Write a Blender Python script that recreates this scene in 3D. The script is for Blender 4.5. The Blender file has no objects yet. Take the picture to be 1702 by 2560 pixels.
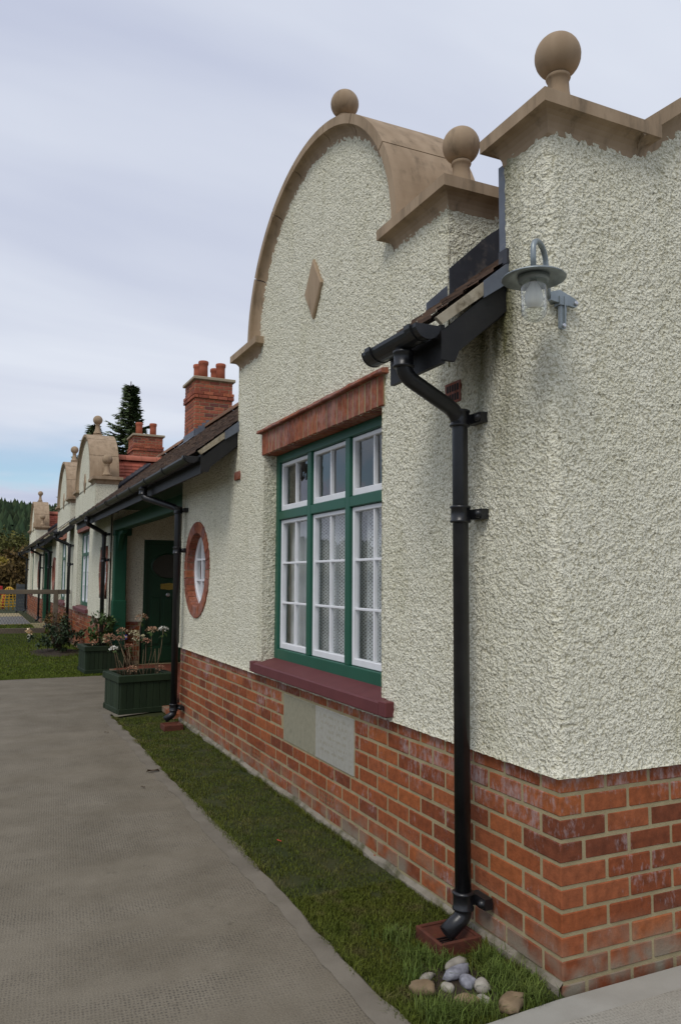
import bpy, math, random
import numpy as np
from mathutils import Matrix, Vector

random.seed(7)
RNG = np.random.default_rng(11)
S = bpy.context.scene
COL = S.collection

# ------------------------------------------------------------------ camera
PITCH, YAW, ROLL = math.radians(4.844), math.radians(24.854), math.radians(.352)
CAM = Vector((-2.3654, 1.9999, 1.5024))
fw = Vector((math.cos(PITCH)*math.cos(YAW), -math.cos(PITCH)*math.sin(YAW), math.sin(PITCH)))
rt = Vector((-math.sin(YAW), -math.cos(YAW), 0))
up = rt.cross(fw)
r2 = rt*math.cos(ROLL) + up*math.sin(ROLL)
u2 = -rt*math.sin(ROLL) + up*math.cos(ROLL)
cd = bpy.data.cameras.new('camera')
cam = bpy.data.objects.new('camera', cd)
COL.objects.link(cam)
m = Matrix.Identity(4)
for i in range(3):
    m[i][0], m[i][1], m[i][2], m[i][3] = r2[i], u2[i], -fw[i], CAM[i]
cam.matrix_world = m
cd.sensor_fit = 'VERTICAL'
cd.sensor_height = 23.6
cd.lens = 18.018
cd.clip_start = .05
cd.clip_end = 4000
S.camera = cam

# ------------------------------------------------------------------ sky and sun
SUN_EL, SUN_DIR_AZ = math.radians(52), math.radians(128)    # azimuth of the sun measured from +X towards +Y
W = bpy.data.worlds.new('World')
S.world = W
W.use_nodes = True
nt = W.node_tree
nt.nodes.clear()
N = nt.nodes.new
L = nt.links.new
out = N('ShaderNodeOutputWorld')
bg = N('ShaderNodeBackground')
sky = N('ShaderNodeTexSky')
sky.sky_type = 'NISHITA'
sky.sun_disc = False
sky.sun_elevation = SUN_EL
sky.sun_rotation = math.radians(90) - SUN_DIR_AZ
sky.dust_density = .4
sky.ozone_density = 2.0
skm = N('ShaderNodeVectorMath'); skm.operation = 'SCALE'; skm.inputs[3].default_value = .125
L(sky.outputs[0], skm.inputs[0])
tc = N('ShaderNodeTexCoord')
sep = N('ShaderNodeSeparateXYZ'); L(tc.outputs['Generated'], sep.inputs[0])
zz = N('ShaderNodeMath'); zz.operation = 'MAXIMUM'; zz.inputs[1].default_value = 0
L(sep.outputs[2], zz.inputs[0])
za = N('ShaderNodeMath'); za.operation = 'ADD'; za.inputs[1].default_value = .16
L(zz.outputs[0], za.inputs[0])
dx = N('ShaderNodeMath'); dx.operation = 'DIVIDE'; L(sep.outputs[0], dx.inputs[0]); L(za.outputs[0], dx.inputs[1])
dy = N('ShaderNodeMath'); dy.operation = 'DIVIDE'; L(sep.outputs[1], dy.inputs[0]); L(za.outputs[0], dy.inputs[1])
cmb = N('ShaderNodeCombineXYZ'); L(dx.outputs[0], cmb.inputs[0]); L(dy.outputs[0], cmb.inputs[1])
mp = N('ShaderNodeMapping')
mp.inputs['Rotation'].default_value = (0, 0, math.radians(14))
mp.inputs['Scale'].default_value = (1.15, .42, 1)
mp.inputs['Location'].default_value = (3.1, 1.7, 0)
L(cmb.outputs[0], mp.inputs[0])
n1 = N('ShaderNodeTexNoise'); n1.inputs['Scale'].default_value = 1.05; n1.inputs['Detail'].default_value = 5
n1.inputs['Roughness'].default_value = .5; n1.inputs['Distortion'].default_value = .25
L(mp.outputs[0], n1.inputs[0])
cr = N('ShaderNodeValToRGB')
e = cr.color_ramp
e.elements[0].position = .33; e.elements[0].color = (.50, .545, .70, 1)
e.elements[1].position = .66; e.elements[1].color = (.74, .785, .88, 1)
e2 = e.elements.new(.5); e2.color = (.635, .68, .80, 1)
L(n1.outputs[0], cr.inputs[0])
# the cloud deck ends far away: a lower, broken sky shows close to the horizon
n2 = N('ShaderNodeTexNoise'); n2.inputs['Scale'].default_value = 3.2; n2.inputs['Detail'].default_value = 6
mp2 = N('ShaderNodeMapping'); mp2.inputs['Scale'].default_value = (1, 1, 4.5); mp2.inputs['Location'].default_value = (.35, .2, .0)
L(tc.outputs['Generated'], mp2.inputs[0]); L(mp2.outputs[0], n2.inputs[0])
ed = N('ShaderNodeMath'); ed.operation = 'MULTIPLY_ADD'; ed.inputs[1].default_value = .11; ed.inputs[2].default_value = -.055
L(n2.outputs[0], ed.inputs[0])
zs = N('ShaderNodeMath'); zs.operation = 'ADD'; L(zz.outputs[0], zs.inputs[0]); L(ed.outputs[0], zs.inputs[1])
cov = N('ShaderNodeMapRange'); cov.interpolation_type = 'SMOOTHSTEP'
cov.inputs[1].default_value = .125; cov.inputs[2].default_value = .205
L(zs.outputs[0], cov.inputs[0])
# low cumulus bank on the horizon
cum = N('ShaderNodeMapRange'); cum.interpolation_type = 'SMOOTHSTEP'
cum.inputs[1].default_value = .124; cum.inputs[2].default_value = .108
L(zs.outputs[0], cum.inputs[0])
cmx = N('ShaderNodeMath'); cmx.operation = 'MAXIMUM'; L(cov.outputs[0], cmx.inputs[0]); L(cum.outputs[0], cmx.inputs[1])
mix = N('ShaderNodeMixRGB')
L(cmx.outputs[0], mix.inputs[0]); L(skm.outputs[0], mix.inputs[1]); L(cr.outputs[0], mix.inputs[2])
L(mix.outputs[0], bg.inputs[0])
bg.inputs[1].default_value = 1.0
L(bg.outputs[0], out.inputs[0])

sd = bpy.data.lights.new('sun', 'SUN')
sd.energy = 1.45
sd.angle = math.radians(22)
sd.color = (1, .96, .89)
so = bpy.data.objects.new('sun', sd)
COL.objects.link(so)
sv = Vector((math.cos(SUN_EL)*math.cos(SUN_DIR_AZ), math.cos(SUN_EL)*math.sin(SUN_DIR_AZ), math.sin(SUN_EL)))
so.rotation_euler = sv.to_track_quat('Z', 'Y').to_euler()
so.location = (0, 6, 12)

S.view_settings.view_transform = 'Standard'
S.view_settings.look = 'None'
S.view_settings.exposure = 0
S.view_settings.gamma = 1
S.view_settings.use_curve_mapping = False

# ------------------------------------------------------------------ materials
def mat(name, col, rough=.8, var=None, vscale=8., vmix=.6, obj_var=0., bump=0., bscale=60., bdist=.004, spec=.3,
        metal=0., island=0., col2=None, c2scale=3., c2lo=.5, c2hi=.65, stretch=(1, 1, 1)):
    """procedural principled material: base colour, a second tone by noise, patches of a third, per-object and per-island variation, bump"""
    M = bpy.data.materials.new(name)
    M.use_nodes = True
    t = M.node_tree
    b = t.nodes['Principled BSDF']
    b.inputs['Roughness'].default_value = rough
    b.inputs['Metallic'].default_value = metal
    b.inputs['Specular IOR Level'].default_value = spec
    n = t.nodes.new
    l = t.links.new
    g = n('ShaderNodeNewGeometry')
    mpn = n('ShaderNodeMapping'); mpn.inputs['Scale'].default_value = stretch
    l(g.outputs['Position'], mpn.inputs[0])
    rgb = n('ShaderNodeRGB'); rgb.outputs[0].default_value = (*col, 1)
    cur = rgb.outputs[0]
    if var:
        no = n('ShaderNodeTexNoise'); no.inputs['Scale'].default_value = vscale; no.inputs['Detail'].default_value = 5
        l(mpn.outputs[0], no.inputs[0])
        mr = n('ShaderNodeMapRange'); mr.inputs[1].default_value = .35; mr.inputs[2].default_value = .65; mr.inputs[4].default_value = vmix
        l(no.outputs[0], mr.inputs[0])
        mx = n('ShaderNodeMixRGB'); mx.inputs[2].default_value = (*var, 1)
        l(mr.outputs[0], mx.inputs[0]); l(cur, mx.inputs[1]); cur = mx.outputs[0]
    if col2:
        no = n('ShaderNodeTexNoise'); no.inputs['Scale'].default_value = c2scale; no.inputs['Detail'].default_value = 6
        no.inputs['Roughness'].default_value = .65
        l(mpn.outputs[0], no.inputs[0])
        mr = n('ShaderNodeMapRange'); mr.inputs[1].default_value = c2lo; mr.inputs[2].default_value = c2hi
        l(no.outputs[0], mr.inputs[0])
        mx = n('ShaderNodeMixRGB'); mx.inputs[2].default_value = (*col2, 1)
        l(mr.outputs[0], mx.inputs[0]); l(cur, mx.inputs[1]); cur = mx.outputs[0]
    if obj_var or island:
        hs = n('ShaderNodeHueSaturation')
        mr = n('ShaderNodeMapRange')
        a = obj_var or island
        mr.inputs[3].default_value = 1 - a; mr.inputs[4].default_value = 1 + a
        if obj_var:
            oi = n('ShaderNodeObjectInfo'); l(oi.outputs['Random'], mr.inputs[0])
        else:
            l(g.outputs['Random Per Island'], mr.inputs[0])
        l(mr.outputs[0], hs.inputs['Value']); l(cur, hs.inputs['Color']); cur = hs.outputs[0]
    l(cur, b.inputs['Base Color'])
    if bump:
        no = n('ShaderNodeTexNoise'); no.inputs['Scale'].default_value = bscale; no.inputs['Detail'].default_value = 4
        l(mpn.outputs[0], no.inputs[0])
        bp = n('ShaderNodeBump'); bp.inputs['Strength'].default_value = bump; bp.inputs['Distance'].default_value = bdist
        l(no.outputs[0], bp.inputs['Height']); l(bp.outputs[0], b.inputs['Normal'])
    M.use_backface_culling = False
    return M

def roughcast_material():
    M = bpy.data.materials.new('roughcast')
    M.use_nodes = True
    t = M.node_tree; b = t.nodes['Principled BSDF']; n = t.nodes.new; l = t.links.new
    b.inputs['Roughness'].default_value = .95; b.inputs['Specular IOR Level'].default_value = .15
    g = n('ShaderNodeNewGeometry')
    no = n('ShaderNodeTexNoise'); no.inputs['Scale'].default_value = 55; no.inputs['Detail'].default_value = 3
    l(g.outputs['Position'], no.inputs[0])
    dm = n('ShaderNodeVectorMath'); dm.operation = 'MULTIPLY_ADD'
    dm.inputs[1].default_value = (.016, .016, .016)
    l(no.outputs['Color'], dm.inputs[0]); l(g.outputs['Position'], dm.inputs[2])
    v = n('ShaderNodeTexVoronoi'); v.inputs['Scale'].default_value = 82; v.feature = 'SMOOTH_F1'
    l(dm.outputs[0], v.inputs['Vector'])
    v2 = n('ShaderNodeTexNoise'); v2.inputs['Scale'].default_value = 130; v2.inputs['Detail'].default_value = 3
    l(g.outputs['Position'], v2.inputs[0])
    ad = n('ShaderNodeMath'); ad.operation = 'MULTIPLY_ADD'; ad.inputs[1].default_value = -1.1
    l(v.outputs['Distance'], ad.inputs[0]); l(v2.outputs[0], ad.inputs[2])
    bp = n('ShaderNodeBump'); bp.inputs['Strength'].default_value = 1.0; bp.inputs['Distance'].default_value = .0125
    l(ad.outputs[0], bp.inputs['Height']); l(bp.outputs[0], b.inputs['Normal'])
    # limewash colour: cream, darker in the hollows, with random dark specks and broad weathering
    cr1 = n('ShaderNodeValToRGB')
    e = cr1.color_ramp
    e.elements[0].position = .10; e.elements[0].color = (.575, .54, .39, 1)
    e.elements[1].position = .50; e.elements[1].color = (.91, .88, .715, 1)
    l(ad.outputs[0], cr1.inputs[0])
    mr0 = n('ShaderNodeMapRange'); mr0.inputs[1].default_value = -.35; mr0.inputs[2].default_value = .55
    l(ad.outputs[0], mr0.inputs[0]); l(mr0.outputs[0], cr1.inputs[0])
    wn = n('ShaderNodeTexNoise'); wn.inputs['Scale'].default_value = 1.7; wn.inputs['Detail'].default_value = 6
    l(g.outputs['Position'], wn.inputs[0])
    mr = n('ShaderNodeMapRange'); mr.inputs[1].default_value = .42; mr.inputs[2].default_value = .72; mr.inputs[4].default_value = .22
    l(wn.outputs[0], mr.inputs[0])
    mx = n('ShaderNodeMixRGB'); mx.blend_type = 'MULTIPLY'; mx.inputs[2].default_value = (.80, .79, .66, 1)
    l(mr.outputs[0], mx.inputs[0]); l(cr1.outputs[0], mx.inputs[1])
    pn = n('ShaderNodeTexNoise'); pn.inputs['Scale'].default_value = 38; pn.inputs['Detail'].default_value = 2
    l(g.outputs['Position'], pn.inputs[0])
    pr = n('ShaderNodeMapRange'); pr.inputs[1].default_value = .69; pr.inputs[2].default_value = .75; pr.inputs[4].default_value = .75
    l(pn.outputs[0], pr.inputs[0])
    mp_ = n('ShaderNodeMixRGB'); mp_.inputs[2].default_value = (.14, .125, .075, 1)
    l(pr.outputs[0], mp_.inputs[0]); l(mx.outputs[0], mp_.inputs[1]); mx = mp_
    ws = n('ShaderNodeTexNoise'); ws.inputs['Scale'].default_value = 5.5; ws.inputs['Detail'].default_value = 6; ws.inputs['Roughness'].default_value = .6
    wm_ = n('ShaderNodeMapping'); wm_.inputs['Scale'].default_value = (1, 1, .14); l(g.outputs['Position'], wm_.inputs[0]); l(wm_.outputs[0], ws.inputs[0])
    wq = n('ShaderNodeMapRange'); wq.inputs[1].default_value = .52; wq.inputs[2].default_value = .74; wq.inputs[4].default_value = .42
    l(ws.outputs[0], wq.inputs[0])
    wx = n('ShaderNodeMixRGB'); wx.blend_type = 'MULTIPLY'; wx.inputs[2].default_value = (.70, .69, .57, 1)
    l(wq.outputs[0], wx.inputs[0]); l(mx.outputs[0], wx.inputs[1]); mx = wx
    # algae run below the short eave where rainwater splashes the wall
    sp = n('ShaderNodeSeparateXYZ'); l(g.outputs['Position'], sp.inputs[0])
    def rng(sock, a, bb):
        q = n('ShaderNodeMapRange'); q.interpolation_type = 'SMOOTHSTEP'
        q.inputs[1].default_value = a; q.inputs[2].default_value = bb; l(sock, q.inputs[0]); return q.outputs[0]
    def mul(a, bb):
        q = n('ShaderNodeMath'); q.operation = 'MULTIPLY'; l(a, q.inputs[0]); l(bb, q.inputs[1]); return q.outputs[0]
    st = n('ShaderNodeTexNoise'); st.inputs['Scale'].default_value = 9; st.inputs['Detail'].default_value = 5
    ms = n('ShaderNodeMapping'); ms.inputs['Scale'].default_value = (1, 1, .22); l(g.outputs['Position'], ms.inputs[0]); l(ms.outputs[0], st.inputs[0])
    f = mul(mul(rng(sp.outputs[0], .12, .28), rng(sp.outputs[0], .62, .42)), mul(rng(sp.outputs[2], 1.75, 2.5), rng(sp.outputs[1], -.1, -.02)))
    f = mul(f, rng(st.outputs[0], .3, .62))
    mx2 = n('ShaderNodeMixRGB'); mx2.inputs[2].default_value = (.17, .16, .075, 1)
    l(f, mx2.inputs[0]); l(mx.outputs[0], mx2.inputs[1])
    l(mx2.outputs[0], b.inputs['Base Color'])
    return M

def brick_material(name, base, dark, eff=.0, stain=True):
    M = bpy.data.materials.new(name)
    M.use_nodes = True
    t = M.node_tree; b = t.nodes['Principled BSDF']; n = t.nodes.new; l = t.links.new
    b.inputs['Roughness'].default_value = .85; b.inputs['Specular IOR Level'].default_value = .25
    g = n('ShaderNodeNewGeometry')
    oi = n('ShaderNodeObjectInfo')
    at = n('ShaderNodeMath'); at.operation = 'ADD'; l(oi.outputs['Random'], at.inputs[0]); l(g.outputs['Random Per Island'], at.inputs[1])
    fr = n('ShaderNodeMath'); fr.operation = 'FRACT'; l(at.outputs[0], fr.inputs[0])
    cr1 = n('ShaderNodeValToRGB'); e = cr1.color_ramp
    e.elements[0].position = 0; e.elements[0].color = (*dark, 1)
    e.elements[1].position = 1; e.elements[1].color = (base[0]*1.18, base[1]*1.25, base[2]*1.15, 1)
    k = e.elements.new(.30); k.color = (base[0]*.80, base[1]*.76, base[2]*.8, 1)
    k = e.elements.new(.55); k.color = (*base, 1)
    k = e.elements.new(.8); k.color = (base[0]*1.02, base[1]*1.1, base[2]*1.3, 1)
    l(fr.outputs[0], cr1.inputs[0])
    no = n('ShaderNodeTexNoise'); no.inputs['Scale'].default_value = 26; no.inputs['Detail'].default_value = 6
    l(g.outputs['Position'], no.inputs[0])
    mr = n('ShaderNodeMapRange'); mr.inputs[1].default_value = .3; mr.inputs[2].default_value = .7; mr.inputs[3].default_value = .72; mr.inputs[4].default_value = 1.22
    l(no.outputs[0], mr.inputs[0])
    hv = n('ShaderNodeHueSaturation'); l(mr.outputs[0], hv.inputs['Value']); l(cr1.outputs[0], hv.inputs['Color'])
    cur = hv.outputs[0]
    if eff:
        # whitish lime bloom, mostly on some bricks, in vertical runs
        ms = n('ShaderNodeMapping'); ms.inputs['Scale'].default_value = (1, 1, .45); l(g.outputs['Position'], ms.inputs[0])
        n2_ = n('ShaderNodeTexNoise'); n2_.inputs['Scale'].default_value = 42; n2_.inputs['Detail'].default_value = 7; n2_.inputs['Roughness'].default_value = .7
        l(ms.outputs[0], n2_.inputs[0])
        n3_ = n('ShaderNodeTexNoise'); n3_.inputs['Scale'].default_value = 4.2; n3_.inputs['Detail'].default_value = 3
        l(g.outputs['Position'], n3_.inputs[0])
        a = n('ShaderNodeMath'); a.operation = 'MULTIPLY_ADD'; a.inputs[1].default_value = .9; l(n3_.outputs[0], a.inputs[0]); l(n2_.outputs[0], a.inputs[2])
        sp = n('ShaderNodeSeparateXYZ'); l(g.outputs['Position'], sp.inputs[0])
        hz = n('ShaderNodeMapRange'); hz.inputs[1].default_value = .45; hz.inputs[2].default_value = .78; hz.inputs[4].default_value = .17
        l(sp.outputs[2], hz.inputs[0])
        a2 = n('ShaderNodeMath'); a2.operation = 'ADD'; l(a.outputs[0], a2.inputs[0]); l(hz.outputs[0], a2.inputs[1])
        q = n('ShaderNodeMapRange'); q.inputs[1].default_value = 1.06; q.inputs[2].default_value = 1.28; q.inputs[4].default_value = eff
        l(a2.outputs[0], q.inputs[0])
        mx = n('ShaderNodeMixRGB'); mx.inputs[2].default_value = (.42, .36, .36, 1)
        l(q.outputs[0], mx.inputs[0]); l(cur, mx.inputs[1]); cur = mx.outputs[0]
        # splash dirt and lime skim on the lowest courses
        lo = n('ShaderNodeMapRange'); lo.inputs[1].default_value = .24; lo.inputs[2].default_value = .03; lo.inputs[4].default_value = 1
        l(sp.outputs[2], lo.inputs[0])
        n4_ = n('ShaderNodeTexNoise'); n4_.inputs['Scale'].default_value = 7; n4_.inputs['Detail'].default_value = 6; l(g.outputs['Position'], n4_.inputs[0])
        q2 = n('ShaderNodeMapRange'); q2.inputs[1].default_value = .40; q2.inputs[2].default_value = .62; l(n4_.outputs[0], q2.inputs[0])
        mm = n('ShaderNodeMath'); mm.operation = 'MULTIPLY'; l(lo.outputs[0], mm.inputs[0]); l(q2.outputs[0], mm.inputs[1])
        mx3 = n('ShaderNodeMixRGB'); mx3.inputs[2].default_value = (.24, .205, .15, 1)
        l(mm.outputs[0], mx3.inputs[0]); l(cur, mx3.inputs[1]); cur = mx3.outputs[0]
    l(cur, b.inputs['Base Color'])
    bp = n('ShaderNodeBump'); bp.inputs['Strength'].default_value = .55; bp.inputs['Distance'].default_value = .004
    nb = n('ShaderNodeTexNoise'); nb.inputs['Scale'].default_value = 70; nb.inputs['Detail'].default_value = 5; l(g.outputs['Position'], nb.inputs[0])
    l(nb.outputs[0], bp.inputs['Height']); l(bp.outputs[0], b.inputs['Normal'])
    return M

def concrete_material(name, lo, hi):
    M = bpy.data.materials.new(name)
    M.use_nodes = True
    t = M.node_tree; b = t.nodes['Principled BSDF']; n = t.nodes.new; l = t.links.new
    b.inputs['Roughness'].default_value = .92; b.inputs['Specular IOR Level'].default_value = .2
    g = n('ShaderNodeNewGeometry')
    a = n('ShaderNodeTexNoise'); a.inputs['Scale'].default_value = 2.6; a.inputs['Detail'].default_value = 9; a.inputs['Roughness'].default_value = .62
    l(g.outputs['Position'], a.inputs[0])
    cr1 = n('ShaderNodeValToRGB'); e = cr1.color_ramp
    e.elements[0].position = .3; e.elements[0].color = (lo[0], lo[1], lo[2], 1)
    e.elements[1].position = .72; e.elements[1].color = (hi[0], hi[1], hi[2], 1)
    l(a.outputs[0], cr1.inputs[0])
    # roller dimples: rows of small pits, worn away in places
    ms = n('ShaderNodeMapping'); ms.inputs['Rotation'].default_value = (0, 0, math.radians(6)); ms.inputs['Scale'].default_value = (58, 70, 0)
    l(g.outputs['Position'], ms.inputs[0])
    v = n('ShaderNodeTexVoronoi'); v.inputs['Scale'].default_value = 1; v.inputs['Randomness'].default_value = .28
    l(ms.outputs[0], v.inputs['Vector'])
    pit = n('ShaderNodeMapRange'); pit.inputs[1].default_value = .16; pit.inputs[2].default_value = .42
    l(v.outputs['Distance'], pit.inputs[0])
    wv = n('ShaderNodeTexNoise'); wv.inputs['Scale'].default_value = 2.4; wv.inputs['Detail'].default_value = 4
    mw = n('ShaderNodeMapping'); mw.inputs['Scale'].default_value = (1.6, .5, 1); l(g.outputs['Position'], mw.inputs[0]); l(mw.outputs[0], wv.inputs[0])
    wr = n('ShaderNodeMapRange'); wr.inputs[1].default_value = .38; wr.inputs[2].default_value = .64; wr.inputs[3].default_value = .05; l(wv.outputs[0], wr.inputs[0])
    inv = n('ShaderNodeMath'); inv.operation = 'SUBTRACT'; inv.inputs[0].default_value = 1; l(pit.outputs[0], inv.inputs[1])
    pm = n('ShaderNodeMath'); pm.operation = 'MULTIPLY'; l(inv.outputs[0], pm.inputs[0]); l(wr.outputs[0], pm.inputs[1])
    pmm = n('ShaderNodeMath'); pmm.operation = 'MULTIPLY'; pmm.inputs[1].default_value = .75; l(pm.outputs[0], pmm.inputs[0])
    mx = n('ShaderNodeMixRGB'); mx.inputs[2].default_value = (.075, .068, .058, 1)
    l(pmm.outputs[0], mx.inputs[0]); l(cr1.outputs[0], mx.inputs[1])
    fn = n('ShaderNodeTexNoise'); fn.inputs['Scale'].default_value = 160; fn.inputs['Detail'].default_value = 3; l(g.outputs['Position'], fn.inputs[0])
    fr = n('ShaderNodeMapRange'); fr.inputs[1].default_value = .3; fr.inputs[2].default_value = .7; fr.inputs[3].default_value = .82; fr.inputs[4].default_value = 1.16
    l(fn.outputs[0], fr.inputs[0])
    hv = n('ShaderNodeHueSaturation'); l(fr.outputs[0], hv.inputs['Value']); l(mx.outputs[0], hv.inputs['Color'])
    l(hv.outputs[0], b.inputs['Base Color'])
    sn_ = n('ShaderNodeTexNoise'); sn_.inputs['Scale'].default_value = 11; sn_.inputs['Detail'].default_value = 6; l(g.outputs['Position'], sn_.inputs[0])
    sq_ = n('ShaderNodeMapRange'); sq_.inputs[1].default_value = .66; sq_.inputs[2].default_value = .76; sq_.inputs[4].default_value = .5; l(sn_.outputs[0], sq_.inputs[0])
    sx_ = n('ShaderNodeMixRGB'); sx_.inputs[2].default_value = (.07, .062, .045, 1); l(sq_.outputs[0], sx_.inputs[0]); l(hv.outputs[0], sx_.inputs[1]); l(sx_.outputs[0], b.inputs['Base Color'])
    sm = n('ShaderNodeMath'); sm.operation = 'MULTIPLY_ADD'; sm.inputs[1].default_value = -1; l(pm.outputs[0], sm.inputs[0]); l(fn.outputs[0], sm.inputs[2])
    bp = n('ShaderNodeBump'); bp.inputs['Strength'].default_value = .5; bp.inputs['Distance'].default_value = .004
    l(sm.outputs[0], bp.inputs['Height']); l(bp.outputs[0], b.inputs['Normal'])
    return M

def glass_material(name, tint=(.92, .95, .95), refl=1.0):
    M = bpy.data.materials.new(name)
    M.use_nodes = True
    t = M.node_tree; t.nodes.clear(); n = t.nodes.new; l = t.links.new
    o = n('ShaderNodeOutputMaterial'); tr = n('ShaderNodeBsdfTransparent'); gl = n('ShaderNodeBsdfGlossy')
    tr.inputs[0].default_value = (*tint, 1); gl.inputs['Roughness'].default_value = .015
    gl.inputs[0].default_value = (refl, refl, refl, 1)
    fr = n('ShaderNodeLayerWeight'); fr.inputs[0].default_value = .5
    # hand-made panes are never quite flat
    g = n('ShaderNodeNewGeometry'); no = n('ShaderNodeTexNoise'); no.inputs['Scale'].default_value = 7; l(g.outputs['Position'], no.inputs[0])
    bp = n('ShaderNodeBump'); bp.inputs['Strength'].default_value = .12; bp.inputs['Distance'].default_value = .02
    l(no.outputs[0], bp.inputs['Height']); l(bp.outputs[0], gl.inputs['Normal'])
    pw = n('ShaderNodeMath'); pw.operation = 'POWER'; pw.inputs[1].default_value = 4.2; l(fr.outputs['Facing'], pw.inputs[0])
    mu = n('ShaderNodeMath'); mu.operation = 'MULTIPLY_ADD'; mu.inputs[1].default_value = .92; mu.inputs[2].default_value = .075; mu.use_clamp = True; l(pw.outputs[0], mu.inputs[0])
    mx = n('ShaderNodeMixShader'); l(mu.outputs[0], mx.inputs[0]); l(tr.outputs[0], mx.inputs[1]); l(gl.outputs[0], mx.inputs[2])
    l(mx.outputs[0], o.inputs[0])
    return M

def lace_material():
    M = bpy.data.materials.new('lace')
    M.use_nodes = True
    t = M.node_tree; t.nodes.clear(); n = t.nodes.new; l = t.links.new
    o = n('ShaderNodeOutputMaterial'); tr = n('ShaderNodeBsdfTransparent'); df = n('ShaderNodeBsdfDiffuse'); tl = n('ShaderNodeBsdfTranslucent')
    df.inputs[0].default_value = (.92, .92, .92, 1); tl.inputs[0].default_value = (.7, .7, .7, 1)
    g = n('ShaderNodeNewGeometry')
    ms = n('ShaderNodeMapping'); ms.inputs['Scale'].default_value = (62, 1, 62); ms.inputs['Rotation'].default_value = (0, math.radians(45), 0)
    l(g.outputs['Position'], ms.inputs[0])
    v = n('ShaderNodeTexVoronoi'); v.inputs['Scale'].default_value = 1; v.inputs['Randomness'].default_value = .1
    l(ms.outputs[0], v.inputs['Vector'])
    q = n('ShaderNodeMapRange'); q.inputs[1].default_value = .33; q.inputs[2].default_value = .46; q.inputs[3].default_value = .25; q.inputs[4].default_value = .9
    l(v.outputs['Distance'], q.inputs[0])
    m1 = n('ShaderNodeMixShader'); m1.inputs[0].default_value = .3; l(df.outputs[0], m1.inputs[1]); l(tl.outputs[0], m1.inputs[2])
    mx = n('ShaderNodeMixShader'); l(q.outputs[0], mx.inputs[0]); l(tr.outputs[0], mx.inputs[1]); l(m1.outputs[0], mx.inputs[2])
    l(mx.outputs[0], o.inputs[0])
    return M

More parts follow.
